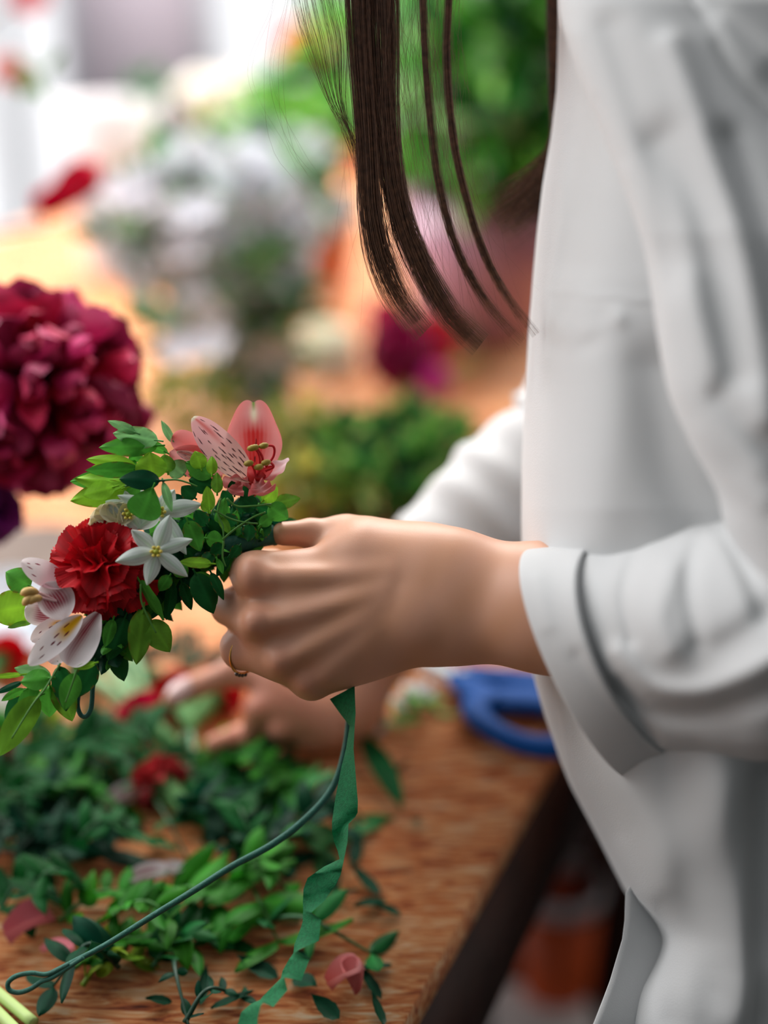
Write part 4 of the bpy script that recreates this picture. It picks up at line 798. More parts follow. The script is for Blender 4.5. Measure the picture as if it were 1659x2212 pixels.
SP = [
 ((-40, 1700), (190, 1600), 7, 26, DG, 'broad-leaved dark sprig at the table end under the hanging lily leaves'),
 ((-30, 1760), (260, 1700), 8, 26, DG, 'dark sprig lying just in front of the white streaked petals pile'),
 ((-20, 1850), (220, 1790), 7, 28, DTEAL, 'blue-green sprig beside the dark sprig, near the table side'),
 ((30, 1920), (240, 1850), 7, 24, DTEAL, 'deep teal sprig with round leaves below the two dark sprigs'),
 ((60, 1640), (210, 1740), 6, 24, BG, 'brighter green sprig tangled on top of the dark sprigs'),
 ((20, 1600), (130, 1640), 5, 20, YG, 'yellow-green tip of a sprig under the lily leaves'),
 ((230, 1660), (420, 1900), 4, 16, DG, 'thin sprig with few leaves crossing the streaked petals'),
 ((330, 1640), (470, 1780), 6, 18, DG, 'dark sprig beside the dusty red flower'),
 ((420, 1700), (620, 1660), 8, 20, BG, 'fresh green sprig behind the long wire'),
 ((400, 1760), (600, 1720), 8, 22, DG, 'mid green bushy sprig under the long wire'),
 ((440, 1820), (560, 1740), 7, 24, DG, 'bushy dark sprig half under the wire'),
 ((430, 1660), (560, 1640), 9, 12, YG, 'yellow-green feathery sprig in front of the resting hand'),
 ((600, 1700), (780, 1780), 3, 18, DG, 'thin dark stem running toward the tape strip'),
 ((560, 1800), (700, 1840), 4, 34, GG, 'grey-green broad-leaved sprig under the tape strip'),
 ((480, 1860), (620, 1880), 5, 24, DTEAL, 'dark sprig between the wire and the tape strip'),
 ((470, 1880), (600, 2050), 4, 34, BG, 'long-leaved green sprig pointing to the lower tape curl'),
 ((360, 1950), (520, 2010), 5, 26, BG, 'green sprig with round leaves right beside the wire'),
 ((560, 2010), (800, 2078), 3, 20, DG, 'sprig with a bare woody stem passing under the tape strip'),
 ((130, 2010), (330, 1960), 7, 17, BG, 'small-leaved sprig beyond the wire near its loop'),
 ((150, 2120), (350, 2060), 11, 14, BG, 'bushy bright sprig just in front of the wire'),
 ((180, 2150), (300, 2090), 8, 13, YG, 'lime sprig with dense little leaves beside the wire loop'),
 ((330, 2110), (480, 2040), 7, 18, DG, 'dark small-leaved sprig at the middle of the near table edge'),
 ((0, 1990), (110, 1940), 6, 18, DG, 'dark sprig beyond the pink petal by the wire loop'),
 ((380, 2080), (410, 2240), 3, 8, DTEAL, 'thin teal stem pointing at the near end of the table'),
 ((400, 2230), (520, 2170), 5, 9, DTEAL, 'dark teal sprig at the near end of the table'),
 ((620, 1640), (730, 1600), 6, 20, GG, 'pale green sprig touching the resting hand'),
 ((700, 1620), (800, 1570), 5, 20, srgb(110, 160, 90), 'pale green sprig behind the tape strip with white buds'),
 ((250, 1480), (470, 1440), 6, 22, DTEAL, 'shaded sprig behind the pointing finger'),
 ((130, 1500), (300, 1470), 5, 26, DG, 'shaded sprig behind the pale stems'),
 ((860, 1590), (935, 1545), 4, 16, srgb(96, 150, 70), 'little green sprig lying between hand and scissors'),
]
for a, b, n_, l_, c_, lb_ in SP: sprig(a, b, n_, l_, c_, lb_)
# second layer of the same heap
heap = [((-30, 1800), (120, 1720)), ((60, 1790), (240, 1760)), ((100, 1860), (-40, 1900)), ((120, 1700), (330, 1690)), ((150, 1900), (330, 1850)), ((470, 1700), (640, 1770)), ((380, 1800), (520, 1850)), ((520, 1640), (620, 1740)), ((200, 1960), (60, 2010)), ((220, 2030), (420, 2080)), ((260, 2130), (120, 2170)), ((560, 1900), (500, 1800)), ((350, 1720), (260, 1620)), ((0, 1680), (60, 1600)), ((620, 1860), (740, 1820)), ((90, 1745), (30, 1860)), ((180, 1820), (60, 1770)), ((500, 1950), (620, 1960))]
HL = ['tangled sprig running off the table side by the two dark sprigs', 'tangled sprig lying over the middle of the two dark sprigs', 'tangled sprig below the blue-green sprig, pointing to the table side', 'long tangled sprig reaching from the dark heap to the white petals',
 'tangled sprig in front of the streaked white petal', 'bright tangled sprig between the yellow-green sprig and the tape strip', 'tangled sprig under the rising part of the wire', 'dark tangled sprig in front of the resting hand, nearest the tape', 'tangled sprig between the two dark sprigs and the wire loop', 'tangled sprig crossed by the wire at its middle',
 'low tangled sprig just in front of the wire loop', 'teal tangled sprig pointing from the tape curl up to the wire', 'tangled sprig beside the pale bud', 'tangled sprig right below the tip of the big hanging leaf', 'tangled sprig ending at the tape strip, beside the grey-green leaves', 'tangled sprig hanging to the near side of the dark heap', 'tangled sprig on top of the blue-green sprig', 'dark tangled sprig touching the lower twists of the tape']
for i, (a, b) in enumerate(heap):
    sprig(a, b, rnd.randint(5, 8), rnd.uniform(15, 25), [DG, BG, DTEAL, DG][i % 4], HL[i], h=.012, sag=.02)
# loose leaf scraps
scr = [(800, 1970), (838, 1985), (735, 1952), (700, 1930), (790, 1920), (722, 1903), (655, 2085), (812, 2110), (800, 2140), (706, 2195), (815, 2200), (440, 2150), (560, 2110), (345, 2180), (900, 1790), (860, 1680), (500, 2180), (690, 1975), (660, 2140), (770, 1850)]
SL = ['below the lowest twist of tape on the bare wood', 'nearest the table edge, beside another scrap', 'just right of the tape strip', 'half behind the tape strip', 'on the light patch of wood near the edge', 'farther up beside the tape strip', 'touching the low curl of the tape', 'just behind the standing salmon petal', 'right beside the standing salmon petal', 'in front of the standing salmon petal', 'at the near corner of the table edge', 'at the foot of the thin teal stem', 'between the tape end and the teal stem', 'in front of the lime sprig', 'in the open wood behind the hand', 'beside the tip of the long dark leaf', 'at the near end beside the dark teal sprig', 'in the bend of the tape strip', 'under the lower tape curl', 'on the wood between tape and table edge']
for i, (x, y) in enumerate(scr):
    m = MB(); p = rise(T(x, y), .003); a = rnd.uniform(0, 6.28); d_ = np.array([math.cos(a), math.sin(a), .12])*rnd.uniform(.006, .012)
    blade(m, p-d_, p+d_+np.array([0, 0, .004]), rnd.uniform(.007, .013), n=np.array([0, 0, 1])+nr.normal(0, .3, 3), col=leafcol(DTEAL, seed=i), nu=7, nv=9, saw=(.12, 14), fold=.15)
    tag(m.build('leaf_scrap', M_leaf, loc=p), 'torn dark leaf scrap '+SL[i], 'leaf', 'leaf scraps on the table')
# fallen petals
def fpetal(x, y, L_, W_, ang, col, label, up=.35, **k):
    m = MB(); p = rise(T(x, y), .003); d_ = np.array([math.cos(ang), math.sin(ang), up]); kw = dict(prof='petal', cup=.5, bend=.15, nu=15, nv=20, n=np.array([0, 0, 1.0])); kw.update(k)
    blade(m, p, p+unit(d_)*L_/1000, W_/1000, col=col, **kw); return tag(m.build('fallen_petal', M_petal, loc=p), label, 'petal', 'fallen petals on the table')
fpetal(718, 2150, 20, 17, .3, lambda t, u: mix(np.array(srgb(170, 84, 76)), srgb(214, 150, 150), t), 'folded salmon pink petal standing on the wood near the table edge', up=.5)
fpetal(768, 2160, 18, 14, 1.9, lambda t, u: mix(np.array(srgb(170, 84, 76)), srgb(214, 150, 150), t), 'pink petal leaning against the folded salmon petal', up=.6)
fpetal(225, 1775, 30, 16, .4, wv, 'white and maroon streaked petal in the middle of the heap')
fpetal(265, 1760, 28, 15, .2, WH, 'plain white petal next to the streaked petal')
fpetal(300, 1700, 24, 14, 2.4, wr, 'white petal with a maroon band beyond the plain white petal')
fpetal(265, 1945, 30, 14, .2, lambda t, u: wv(t, u)*.6, 'maroon striped petal flat on the wood beyond the wire')
fpetal(320, 1925, 26, 12, .0, lambda t, u: wa(t, u)*.6, 'pale striped petal beside the maroon striped one')
fpetal(25, 2050, 26, 22, .4, np.array(srgb(176, 96, 104)), 'dull pink petal beyond the wire loop')
fpetal(95, 2070, 24, 9, -.5, np.array(srgb(206, 130, 140)), 'narrow pink petal beside the wire loop')
fpetal(110, 1375, 60, 50, 2.9, np.array(srgb(214, 222, 230)), 'large pale petal seen between the crown leaves')
# blooms lying on the table
def ruffle(o, c, ax, R_, col, n_=26, name='bloom', seed=0, L2=1.0):
    mb = MB(); ax = unit(ax); E1 = unit(np.cross(ax, [.31, .5, .8])); E2 = np.cross(ax, E1); k = 0
    for el, cnt in ((.0, n_//3), (.5, n_//3), (.95, n_//4), (1.3, max(n_//6, 3))):
        for j in range(cnt):
            k += 1; petal_fan(mb, c-ax*R_*.25, 6.283*j/cnt+el*3+rnd.uniform(-.2, .2), el+rnd.uniform(-.15, .15), R_*rnd.uniform(.85, 1.1)*L2, R_*.55, k*1.7+seed, np.array(col)*rnd.uniform(.7, 1.3), ax=ax, E1=E1, E2=E2)
    return mb.build(name, M_petal, o)
def carnation_cut(p0, p1, pst, col, label):
    a = rise(T(*p0), .018); b = rise(T(*p1), .012); c_ = rise(T(*pst), .004); o = empty('cut_carnation', a*[1, 1, 0]+np.array([0, 0, TABLE]), label, 'flower')
    ruffle(o, a, a-b, .018, col); m = MB(); m.tube(spline([a-(a-b)*.1, a+(b-a)*.4, b, b+(b-a)*.2], 14), np.interp(np.linspace(0, 1, 14), [0, .3, .8, 1], [.007, .008, .006, .002]), 12, srgb(104, 158, 96)); m.build('calyx', M_leaf, o)
    m = MB(); m.tube(spline([b, (b+c_)/2, c_], 12), .0022, 8, srgb(96, 150, 110)); m.build('stem', M_stem, o); return o
carnation_cut((300, 1600), (372, 1640), (440, 1690), srgb(176, 14, 60), 'crimson carnation bud with pale green calyx lying beside the fingertip')
carnation_cut((390, 1545), (412, 1600), (420, 1660), srgb(186, 8, 30), 'dark red carnation under the pointing finger')
carnation_cut((478, 1540), (420, 1590), (380, 1640), srgb(196, 8, 28), 'red carnation between the thumb and the pointing finger')
carnation_cut((345, 1740), (400, 1780), (460, 1800), srgb(150, 40, 44), 'dusty red wilted carnation lying among the trimmed sprigs')
carnation_cut((20, 1460), (-50, 1520), (-120, 1560), srgb(196, 6, 26), 'red carnation at the table side beside the crown leaves')
carnation_cut((-12, 1680), (-60, 1700), (-120, 1720), srgb(150, 16, 30), 'dark red carnation half out of view beside the dark sprigs')
m = MB(); a, b = rise(T(262, 1672), .007), rise(T(338, 1690), .007); m.tube(spline([a, (a+b)/2, b], 14), np.interp(np.linspace(0, 1, 14), [0, .4, 1], [.004, .0075, .003]), 12, srgb(196, 204, 120)); tag(m.build('flower_bud', M_leaf, loc=a*[1, 1, 0]+np.array([0, 0, TABLE])), 'closed pale yellow-green bud in front of the crimson carnation', 'bud')
# pale stems
for i, (a, b, r_) in enumerate((((205, 1420), (325, 1592), .006), ((225, 1490), (318, 1596), .005), ((190, 1545), (310, 1604), .0045), ((285, 1490), (332, 1588), .0035))):
    m = MB(); A_, B_ = rise(T(*a), .02+.006*i), rise(T(*b), .012); m.tube(spline([A_, (A_+B_)/2+[0, 0, .006], B_], 16), np.linspace(r_, r_*.7, 16), 10, srgb(128, 172, 120))
    tag(m.build('flower_stalk', M_stem, loc=A_), ['thickest pale green stem leading to the crimson carnation', 'pale green stem lying on the thickest stem', 'pale stem nearest the wire loop of the crown', 'short pale stem on the far side of the stem bundle'][i], 'stem', 'pale stems bundled on the table')
for i, (a, b) in enumerate((((-20, 2150), (75, 2230)), ((-20, 2190), (50, 2260)))):
    m = MB(); A_, B_ = rise(T(*a), .006), rise(T(*b), .006); m.tube(spline([A_, B_], 8), .003, 10, srgb(170, 196, 120)); tag(m.build('flower_stalk', M_stem, loc=A_), ['pale green stem at the near table corner, longer one', 'pale green stem at the near table corner, shorter one'][i], 'stem', 'stems at the near corner')
m = MB(); A_, B_ = rise(T(785, 1640), .012), rise(T(868, 1765), .004); blade(m, A_, B_, .015, prof='oval', col=leafcol(srgb(20, 84, 44)), n=[0, -.4, 1], fold=.35, bend=.08, nu=9, nv=20); blade(m, A_, T(760, 1600)+[0, 0, .01], .014, col=leafcol(GG), n=[0, 0, 1]); tag(m.build('long_leaf', M_leaf, loc=A_), 'long dark green leaf lying behind the tape strip', 'leaf')
# small white blossoms
def blossom_mesh(o, c, r_, col, name='blossom', mat_=None, n_=5, ax=None):
    m = MB(); ax = unit(ax if ax is not None else unit(CAM-c)+nr.normal(0, .5, 3)); E1 = unit(np.cross(ax, [.3, .2, .9])); E2 = np.cross(ax, E1); a0 = rnd.uniform(0, 6)
    for k in range(n_):
        a = a0+6.283*k/n_; blade(m, c, c+(math.cos(a)*E1+math.sin(a)*E2)*r_+ax*r_*.25, r_*.8, prof='round', n=ax, col=np.array(col)*rnd.uniform(.9, 1.05), nu=5, nv=6, cup=.15)
    return m.build(name, M_petal, o)
for (x, y, lb_) in ((888, 1535, 'tiny white blossom on green between the hand and scissors'), (798, 1590, 'white blossom lying behind the tape strip'), (8, 1560, 'cream blossom at the table side under the lily leaves')):
    p = rise(T(x, y), .012); o = empty('cut_blossom', p*[1, 1, 0]+np.array([0, 0, TABLE]), lb_, 'flower')
    for k in range(3): blossom_mesh(o, p+np.array([rnd.uniform(-.008, .008), rnd.uniform(-.008, .008), 0]), .011, srgb(236, 238, 240), 'petals')
    m = MB(); m.tube([p, p-[.0, .012, .010]], .004, 8, srgb(100, 150, 80)); m.build('calyx', M_leaf, o)
# ------------------------------------------------------------------ scissors
sc = empty('scissors', T(1100, 1600), 'scissors with blue plastic handles and grey blades on the table', 'scissors')
M_blue = mat('blue_plastic', srgb(0, 62, 128), rough=.65, spec=.15); M_steel = mat('steel', srgb(128, 136, 140), rough=.5, metal=.3)
def ringloop(name, cpx, axp, a_, b_, off, thick, zc, flat):
    c_ = rise(T(*cpx), zc); u = unit(T(*axp)-T(*cpx)); v_ = np.cross([0, 0, 1], u); t = np.linspace(0, 2*np.pi, 72, endpoint=False); mb = MB(); G_ = []
    for tt in t:
        p = c_+u*a_*math.cos(tt)+v_*b_*math.sin(tt)*(1+.25*math.cos(tt)); o_ = unit(u*math.cos(tt)/a_+v_*math.sin(tt)/b_); th_ = thick*(1+.35*math.sin(tt)*flat)
        G_.append([p+o_*th_*math.cos(q)+np.array([0, 0, .0075*math.sin(q)]) for q in np.linspace(0, 2*np.pi, 14, endpoint=False)])
    G_ = np.array(G_); G_ = np.concatenate([G_, G_[:1]]); mb.grid(G_, wrap=True); return mb, c_, u, v_
mb, c_, u, v_ = ringloop('h', (1142, 1590), (1290, 1630), .038, .0285, 0, .0115, .012, 1)
h = mb.build('handle', M_blue, sc); h['label'] = 'larger blue finger loop'
mb, c2, u2, v2 = ringloop('h', (1290, 1500), (1430, 1515), .034, .02, 0, .009, .012, 1); mb.build('handle', M_blue, sc)['label'] = 'smaller blue thumb loop'
def bar(p, q, w0, w1, h0, z, m_, name, par):
    p = rise(T(*p), z); q = rise(T(*q), z); u = unit(q-p); s_ = np.cross([0, 0, 1], u); mb = MB(); n = 10; G_ = []
    for i in range(n):
        f_ = i/(n-1); c_ = p+(q-p)*f_; w_ = w0+(w1-w0)*f_; G_.append([c_+s_*w_*math.cos(a)*(1)+np.array([0, 0, h0*math.sin(a)]) for a in np.linspace(0, 2*np.pi, 12, endpoint=False)])
    G_ = [[p]*12]+G_+[[q]*12]; mb.grid(np.array(G_), wrap=True); return mb.build(name, m_, par)
bar((985, 1497), (1075, 1560), .008, .016, .0075, .012, M_blue, 'shank', sc); bar((1000, 1494), (1200, 1518), .008, .014, .0075, .013, M_blue, 'shank', sc)
bar((1015, 1510), (868, 1446), .0085, .002, .0016, .011, M_steel, 'blade', sc); bar((1015, 1505), (850, 1432), .008, .002, .0016, .014, M_steel, 'blade', sc)
m = MB(); p = rise(T(1000, 1500), .017); m.lathe(p, (0, 0, 1), [(0, .003), (.004, .003), (.005, 0), (.005, -.01)], 20); m.build('pivot', M_steel, sc)
# ------------------------------------------------------------------ flowers and plants further back
def base_on_table(px, py, d):
    p = P(px, py, d); return np.array([p[0], p[1], TABLE])
def vase(name, c, r, h, m_, label, cat='vase', flare=1.15, neck=1.0):
    b = MB(); b.lathe(c, (0, 0, 1), [(0, .001), (r*.8, .001), (r*.86, .008), (r*neck, h*.5), (r*flare, h), (r*flare-.003, h), (r*neck-.004, h*.5), (r*.8, .012), (0, .012)], 48); return tag(b.build(name, m_, loc=c), label, cat)
def ball_leaves(o, c, rad, n_, ll, cols, name='foliage', wd=.5, seedup=0.0, m_=None, prof='leaf', shell=.35):
    m = MB()
    for k in range(n_):
        g = unit(nr.normal(0, 1, 3)); p = c+g*np.array(rad)*rnd.uniform(shell, 1)**.7; d_ = unit(g*.8+nr.normal(0, .6, 3)+np.array([0, 0, seedup]))
        L_ = ll*rnd.uniform(.6, 1.25); cc_ = np.array(cols[rnd.randrange(len(cols))])*rnd.uniform(.75, 1.25)
        blade(m, p, p+d_*L_, L_*wd*rnd.uniform(.8, 1.2), prof=prof, n=unit(g+nr.normal(0, .5, 3)), col=cc_, fold=-.1, nu=5, nv=6)
    return m.build(name, m_ or M_leaf, o)
# crimson peony
pc = P(95, 842, .86); vb = np.array([-.40, .74, TABLE])
vase('ceramic_vase', vb, .045, .13, mat('grey_glaze', srgb(120, 126, 124), rough=.25), 'grey glazed vase holding the peony and purple bloom by the table side')
peo = empty('peony', vb+[0, 0, .02], 'huge crimson-magenta peony leaning out of the grey vase', 'flower')
ax = unit(CAM-pc+RT*.25+UP*.12); pe = MB(); E1 = unit(np.cross(ax, UP)); E2 = np.cross(ax, E1)
MG = [srgb(176, 16, 76), srgb(140, 10, 56), srgb(206, 44, 112), srgb(120, 6, 42), srgb(184, 12, 50)]
for li, (el, cnt, L_, W_) in enumerate(((-.7, 15, .055, .024), (-.35, 17, .060, .022), (0, 18, .060, .020), (.25, 16, .059, .017), (.55, 15, .058, .015), (.85, 13, .057, .014), (1.12, 10, .056, .012), (1.38, 6, .055, .010))):
    for j in range(cnt):
        az = 6.283*j/cnt+li*.5+rnd.uniform(-.15, .15); e_ = el+rnd.uniform(-.15, .15); dirr = math.cos(e_)*(math.cos(az)*E1+math.sin(az)*E2)+math.sin(e_)*ax
        c0 = np.array(MG[rnd.randrange(5)]); n0 = unit(ax+dirr*.3+nr.normal(0, .45, 3)); pk = np.array(srgb(214, 80, 140))
        blade(pe, pc-ax*.004+dirr*.012, pc-ax*.004+dirr*L_*1.10*rnd.uniform(.84, 1.1), W_*rnd.uniform(1.6, 2.3), prof='petal', n=n0, cup=rnd.uniform(.2, .5)*rnd.choice([-1, 1]), bend=rnd.uniform(-.15, .15), wav=(.12, 7), notch=.06, nu=9, nv=12, col=lambda t, u, c0=c0: mix(c0, pk, .35*t**3))
pe.build('bloom', M_petal, peo)
m = MB(); m.tube(spline([vb+[0, 0, .02], vb+[.01, 0, .13], pc-ax*.05+[-.05, 0, -.05], pc-ax*.02], 30), .0032, 8, srgb(70, 110, 60)); m.build('stem', M_stem, peo)
# purple bloom
vc = P(-8, 1105, .88); pu = empty('purple_flower', vb+[.01, 0, .02], 'purple bloom hanging below the crimson peony', 'flower')
ruffle(pu, vc, unit(CAM-vc+RT), .020, srgb(110, 24, 110), 26); m = MB(); m.tube(spline([vb+[.01, 0, .02], vb+[.03, 0, .13], vc+[-.03, .0, .05], vc], 20), .002, 7, srgb(70, 110, 60)); m.build('stem', M_stem, pu)
# kraft paper and pale cloth on the worktop
m = MB(); q = [T(-260, 1120), T(170, 1150), T(150, 1330), T(-260, 1400)]; Gp = np.array([[q[0]*(1-i)*(1-j)+q[1]*i*(1-j)+q[2]*i*j+q[3]*(1-i)*j+np.array([0, 0, .003+.004*math.sin(i*9+j*4)**2]) for i in np.linspace(0, 1, 20)] for j in np.linspace(0, 1, 20)])
m.grid(Gp); tag(m.build('kraft_paper', mat('grey_kraft', srgb(112, 98, 90), rough=.8), loc=T(-50, 1250)), 'sheet of grey-brown kraft paper beneath the crimson peony', 'paper')
m = MB(); q = [T(-260, 1345), T(115, 1335), T(95, 1430), T(-260, 1460)]; Gp = np.array([[q[0]*(1-i)*(1-j)+q[1]*i*(1-j)+q[2]*i*j+q[3]*(1-i)*j+np.array([0, 0, .012+.003*math.sin(i*5+j*2)]) for i in np.linspace(0, 1, 14)] for j in np.linspace(0, 1, 14)])
m.grid(Gp); tag(m.build('tissue_paper', mat('tissue', srgb(206, 214, 222), rough=.8), loc=T(-50, 1390)), 'pale blue-grey tissue paper sheet next to the kraft paper', 'paper')
# white flowering bunch in a glass jar
bb = T(560, 885); bb = bb+np.array([0, .03, 0])
vase('glass_jar', bb, .045, .15, mat('blue_grey_glass', srgb(120, 160, 176), rough=.08, glass=.55), 'blue-grey glass jar holding the white flowering bunch', 'jar', 1.0)
wb = empty('white_flower_bunch', bb+[0, 0, .02], 'big loose bunch of small white blossoms with green leaves in the glass jar', 'flowers')
wc0 = P(470, 540, 1.52); wc1 = P(560, 430, 1.62); wc2 = P(500, 690, 1.50); wc3 = P(345, 480, 1.5)
LG = [srgb(90, 160, 80), srgb(40, 116, 60), srgb(140, 186, 130), srgb(176, 206, 176)]
for c_, r_, n_ in ((wc0, (.095, .06, .085), 190), (wc1, (.085, .06, .07), 130), (wc2, (.085, .05, .075), 150), (wc3, (.055, .04, .05), 60)):
    ball_leaves(wb, c_, r_, int(n_*.75), .050, LG+[srgb(24, 84, 50)], wd=.5)
m = MB()
for k in range(14): c_ = [wc0, wc1, wc2, wc3][k % 4]; m.tube(spline([bb+[rnd.uniform(-.02, .02), rnd.uniform(-.02, .02), .03], bb+[rnd.uniform(-.02, .02), 0, .14], c_+nr.normal(0, .02, 3)], 16), .0018, 6, srgb(80, 130, 70))
m.build('stems', M_stem, wb)
cnt = 0
for c_, r_, n_ in ((wc0, (.105, .06, .09), 34), (wc1, (.09, .06, .07), 28), (wc2, (.08, .05, .06), 16), (wc3, (.06, .04, .05), 12), (wc0, (.08, .06, .11), 20)):
    for k in range(n_):
        g = unit(nr.normal(0, 1, 3)-FW*.6+UP*.25); p = c_+g*np.array(r_); blossom_mesh(wb, p, rnd.uniform(.022, .032), srgb(240, 243, 250))
for (x, y) in ((255, 415), (300, 440), (400, 470), (430, 455), (400, 540), (385, 760), (450, 750)): blossom_mesh(wb, P(x, y, 1.42), .026, srgb(240, 242, 250), ax=-FW+UP*.6)
# hot pink bloom on an arching stem
vt = np.array([-.78, 1.45, TABLE])
vase('tall_vase', vt, .05, .20, mat('white_glaze', srgb(225, 225, 225), rough=.3), 'tall white vase at the table side with arching stems')
def arching(px, py, d, r_, col, label, ax, n_=22, via=None):
    c_ = P(px, py, d); o = empty('arching_flower', vt+[rnd.uniform(-.01, .01), 0, .03], label, 'flower'); ruffle(o, c_, ax, r_, col, n_)
    m = MB(); m.tube(spline([vt+[0, 0, .03], vt+[.01, 0, .20]]+([via] if via is not None else [])+[c_-unit(ax)*r_*.5], 24), .0022, 7, srgb(120, 90, 60)); m.build('stem', M_stem, o); return o
o = empty('arching_flower', vt+[0, .01, .03], 'hot pink bloom pointing up against the bright window', 'flower'); m = MB(); q0 = P(92, 450, 1.38)
for k in range(22): blade(m, q0+nr.normal(0, .004, 3), P(195+rnd.uniform(-34, 34), 352+rnd.uniform(-12, 40), 1.36+rnd.uniform(-.02, .02)), .02, prof='petal', col=np.array(srgb(222, 6, 72))*rnd.uniform(.8, 1.15), cup=.3, wav=(.1, 8))
m.build('bloom', M_petal, o); m = MB(); m.tube(spline([vt+[0, .01, .03], vt+[.02, 0, .2], P(30, 500, 1.4), q0], 20), .0022, 7, srgb(150, 90, 70)); m.build('stem', M_stem, o)
arching(60, -12, 1.6, .022, srgb(255, 170, 185), 'pink bloom high up against the bright window', -FW-UP*.3)
arching(22, 150, 1.5, .019, srgb(235, 180, 180), 'dusty pink bloom with a green leaf against the window', -FW+RT*.3)
o = bpy.data.objects['arching_flower.002']; ball_leaves(o, P(85, 165, 1.4), (.014, .01, .012), 12, .026, [srgb(90, 140, 60)])
# white cone pot
cp = T(240, 330); cp = np.array([P(240, 300, 2.2)[0], P(240, 300, 2.2)[1], TABLE])
vase('white_pot', cp, .065, P(240, 215, 2.2)[2]-TABLE, mat('matt_white', srgb(232, 228, 232), rough=.7), 'white flared pot standing before the lilac-grey pillar', 'pot', 1.25)
tp = P(320, 215, 2.25); o = empty('small_plant', cp+[0, 0, .05], 'little dark green shoot in the white flared pot', 'plant'); m = MB(); m.tube(spline([cp+[0, 0, .05], cp+[.01, 0, .15], tp], 12), .003, 6, srgb(40, 90, 60)); m.build('stem', M_stem, o); ball_leaves(o, tp, (.02, .02, .035), 20, .04, [srgb(40, 96, 60), srgb(50, 110, 60)])
# orange and red gerberas
def gerbera(px, py, d, r_, col, label, ax=None, n_=22, cc=srgb(230, 160, 40)):
    c_ = P(px, py, d); bs = np.array([c_[0]+.03, c_[1]+.05, TABLE]); o = empty('gerbera', bs, label, 'flower'); ax = unit(-FW+UP*.5 if ax is None else ax); E1 = unit(np.cross(ax, [.3, .2, .9])); E2 = np.cross(ax, E1); m = MB()
    for k in range(n_*2): a = 3.1416*k/n_; dd_ = math.cos(a)*E1+math.sin(a)*E2; blade(m, c_+dd_*r_*.1-ax*.002*(k % 2), c_+dd_*r_*(1-.12*(k % 2))+ax*r_*.12, r_*.26, prof='narrow', n=ax, col=np.array(col)*rnd.uniform(.85, 1.1), nu=5, nv=8)
    m.build('petals', M_petal, o); m = MB(); m.lathe(c_, ax, [(0, .008), (r_*.22, .006), (r_*.28, 0)], 20, cc); m.build('flower_centre', M_stem, o); m = MB(); m.tube(spline([bs, (bs+c_)/2+[.01, 0, 0], c_-ax*.003], 16), .003, 7, srgb(90, 140, 60)); m.build('stem', M_stem, o)
    return o
gerbera(655, 95, 2.2, .050, srgb(238, 60, 22), 'bright orange-red gerbera beside the hanging hair')
gerbera(760, 352, 1.9, .030, srgb(220, 50, 22), 'small orange gerbera peeking out behind the thick hair lock')
gerbera(350, 318, 2.3, .028, srgb(236, 110, 50), 'orange gerbera beyond the white flowering bunch')
gerbera(870, 400, 2.0, .032, srgb(236, 130, 110), 'coral gerbera seen between two hair locks')
# leafy plants
def bushy(name, centers, ll, cols, label, cat, base, wd=.55, dens=1.0, stemr=.004, m_=None):
    o = empty(name, base, label, cat); m = MB()
    for (x, y, d, rx, ry, n_) in centers:
        c_ = P(x, y, d); s_ = d/FOC; ball_leaves(o, c_, (rx*s_, min(rx, ry)*s_*.7, ry*s_), int(n_*dens), ll, cols, wd=wd); m.tube(spline([base+[rnd.uniform(-.01, .01), 0, .01], (base+c_)/2+nr.normal(0, .01, 3), c_], 10), stemr, 6, srgb(70, 90, 50))
    m.build('stems', M_stem, o); return o
BR = [srgb(120, 200, 70), srgb(80, 160, 50), srgb(176, 226, 140), srgb(50, 120, 50)]
DKB = [srgb(40, 120, 44), srgb(12, 60, 30), srgb(110, 190, 80), srgb(200, 236, 190), srgb(150, 215, 110)]
bp_ = base_on_table(660, 300, 2.1)
bushy('potted_plant', [(650, 210, 2.1, 80, 70, 110), (720, 290, 2.0, 60, 80, 90), (560, 260, 2.2, 80, 40, 80), (730, 120, 2.1, 60, 110, 100)], .05, BR, 'bright green leafy plant behind the white bunch and hair', 'plant', bp_)
vase('plant_pot', bp_, .07, .10, mat('terracotta', srgb(190, 110, 76), rough=.8), 'terracotta pot of the bright green leafy plant', 'pot')
cpp = T(1045, 765); cpp = cpp+np.array([0, .11, 0]); dpp = proj(cpp)[2]
hp = P(1062, 375, dpp)[2]-TABLE
vase('purple_pot', cpp, .104, hp, mat('mauve_glaze', srgb(188, 142, 166), rough=.3, coat=.5), 'large mauve glazed pot holding the big green shrub behind the hair', 'pot', 1.08)
bushy('potted_shrub', [(1010, 120, 1.75, 110, 150, 210), (1120, 60, 1.7, 110, 110, 170), (1090, 270, 1.7, 110, 90, 170), (940, 250, 1.8, 70, 110, 110), (900, 60, 1.9, 60, 100, 90), (1010, 380, 1.75, 60, 50, 60), (1200, 180, 1.75, 80, 160, 120)], .055, DKB+[srgb(90, 170, 50)], 'big glossy dark and light green shrub in the mauve pot', 'shrub', cpp+[0, 0, hp*.6], wd=.6)
bushy('green_shrub', [(1150, -60, 2.3, 180, 120, 140), (960, -40, 2.5, 120, 120, 100)], .07, [srgb(40, 110, 40), srgb(20, 70, 30)], 'darker tall foliage rising beyond the mauve pot', 'shrub', base_on_table(1080, 200, 2.4))
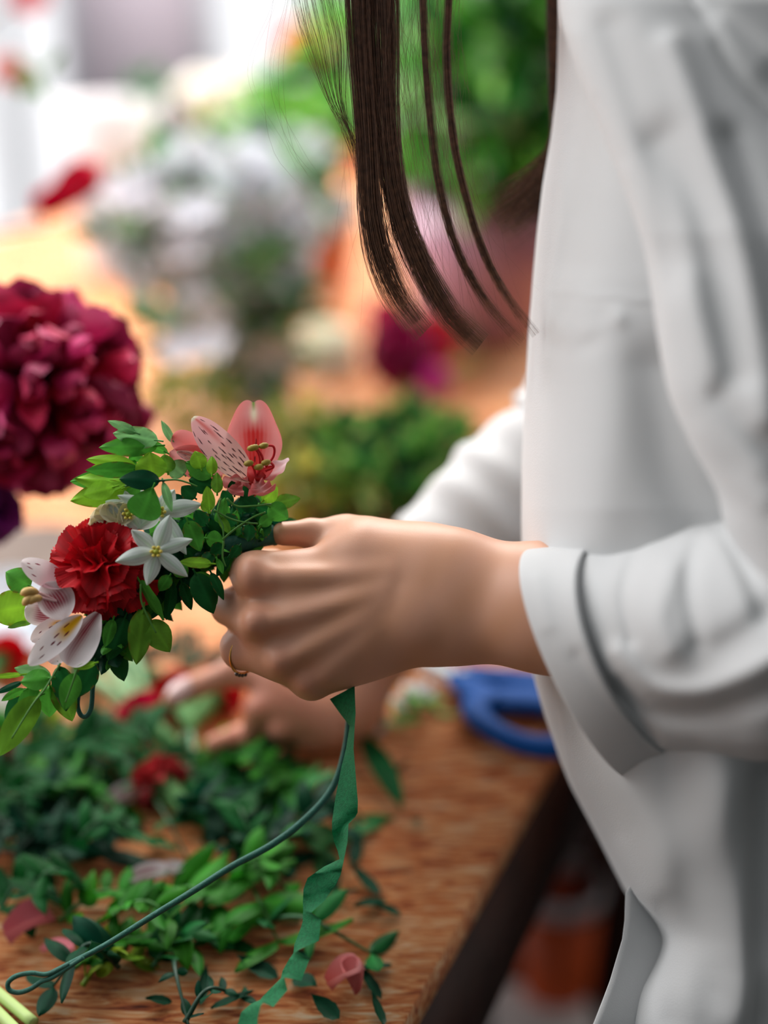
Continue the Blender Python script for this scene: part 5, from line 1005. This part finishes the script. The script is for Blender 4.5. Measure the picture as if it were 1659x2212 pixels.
# low bush on the worktop behind the hands
bl_ = T(840, 1100)
bushy('foliage_bundle', [(740, 985, 1.28, 100, 70, 130), (870, 960, 1.30, 110, 75, 150), (950, 1010, 1.25, 90, 80, 120), (820, 1060, 1.22, 150, 55, 150), (760, 1040, 1.24, 60, 50, 60)], .028, [srgb(92, 150, 60), srgb(30, 88, 44), srgb(60, 124, 50), srgb(16, 62, 40), srgb(140, 170, 90)], 'low bundle of mixed green foliage on the table behind the hands', 'foliage', np.array([bl_[0], bl_[1]+.05, TABLE]), stemr=.002)
bushy('yellow_greens', [(665, 960, 1.30, 70, 80, 110), (660, 1070, 1.22, 90, 60, 120), (400, 860, 1.40, 90, 60, 60)], .026, [srgb(176, 170, 70), srgb(150, 150, 90), srgb(120, 140, 60)], 'yellowish sprays on the table between the jar and the crown', 'foliage', base_on_table(640, 1060, 1.25)+np.array([0, .03, 0]), stemr=.0015)
# magenta peonies lying before the mauve pot
def lying(px, py, d, r_, col, label):
    c_ = P(px, py, d); c_[2] = max(c_[2], TABLE+r_*.75); o = empty('cut_peony', [c_[0], c_[1], TABLE], label, 'flower'); ruffle(o, c_, -FW+UP*.6, r_, col, 36)
    m = MB(); m.tube(spline([c_, c_+np.array([.05, .09, -r_*.4]), np.array([c_[0]+.06, c_[1]+.18, TABLE+.004])], 10), .003, 7, srgb(80, 120, 60)); m.build('stem', M_stem, o)
lying(865, 755, 1.58, .042, srgb(150, 10, 76), 'dark magenta peony lying on the table beneath the hair tips')
lying(935, 725, 1.66, .030, srgb(214, 14, 28), 'scarlet bloom touching the dark magenta peony')
lying(940, 818, 1.55, .017, srgb(200, 50, 150), 'small bright magenta bloom in front of the scarlet one')
lying(835, 675, 1.75, .022, srgb(226, 60, 110), 'pink bloom behind the dark magenta peony')
def rose(px, py, d, r_, col, label):
    c_ = P(px, py, d); c_[2] = max(c_[2], TABLE+r_*.7); o = empty('cream_flower', [c_[0], c_[1], TABLE], label, 'flower'); ruffle(o, c_, -FW+UP*1.2, r_, col, 30)
    m = MB(); m.tube(spline([c_, c_+np.array([-.02, .08, -r_*.5]), np.array([c_[0]-.02, c_[1]+.16, TABLE+.004])], 10), .003, 7, srgb(100, 140, 70)); m.build('stem', M_stem, o)
rose(700, 752, 1.75, .040, srgb(255, 250, 225), 'full cream bloom in the light between the white bunch and peony')
rose(900, 465, 2.3, .048, srgb(255, 248, 200), 'pale yellow bloom glowing behind the hair locks')
rose(430, 195, 2.9, .045, srgb(255, 248, 235), 'white bloom far down the table, nearer the pillar')
rose(510, 185, 2.95, .04, srgb(255, 240, 235), 'pinkish white bloom far down the table behind the plant')
rose(660, 660, 2.0, .03, srgb(235, 200, 180), 'blush bloom in the light beyond the full cream bloom')
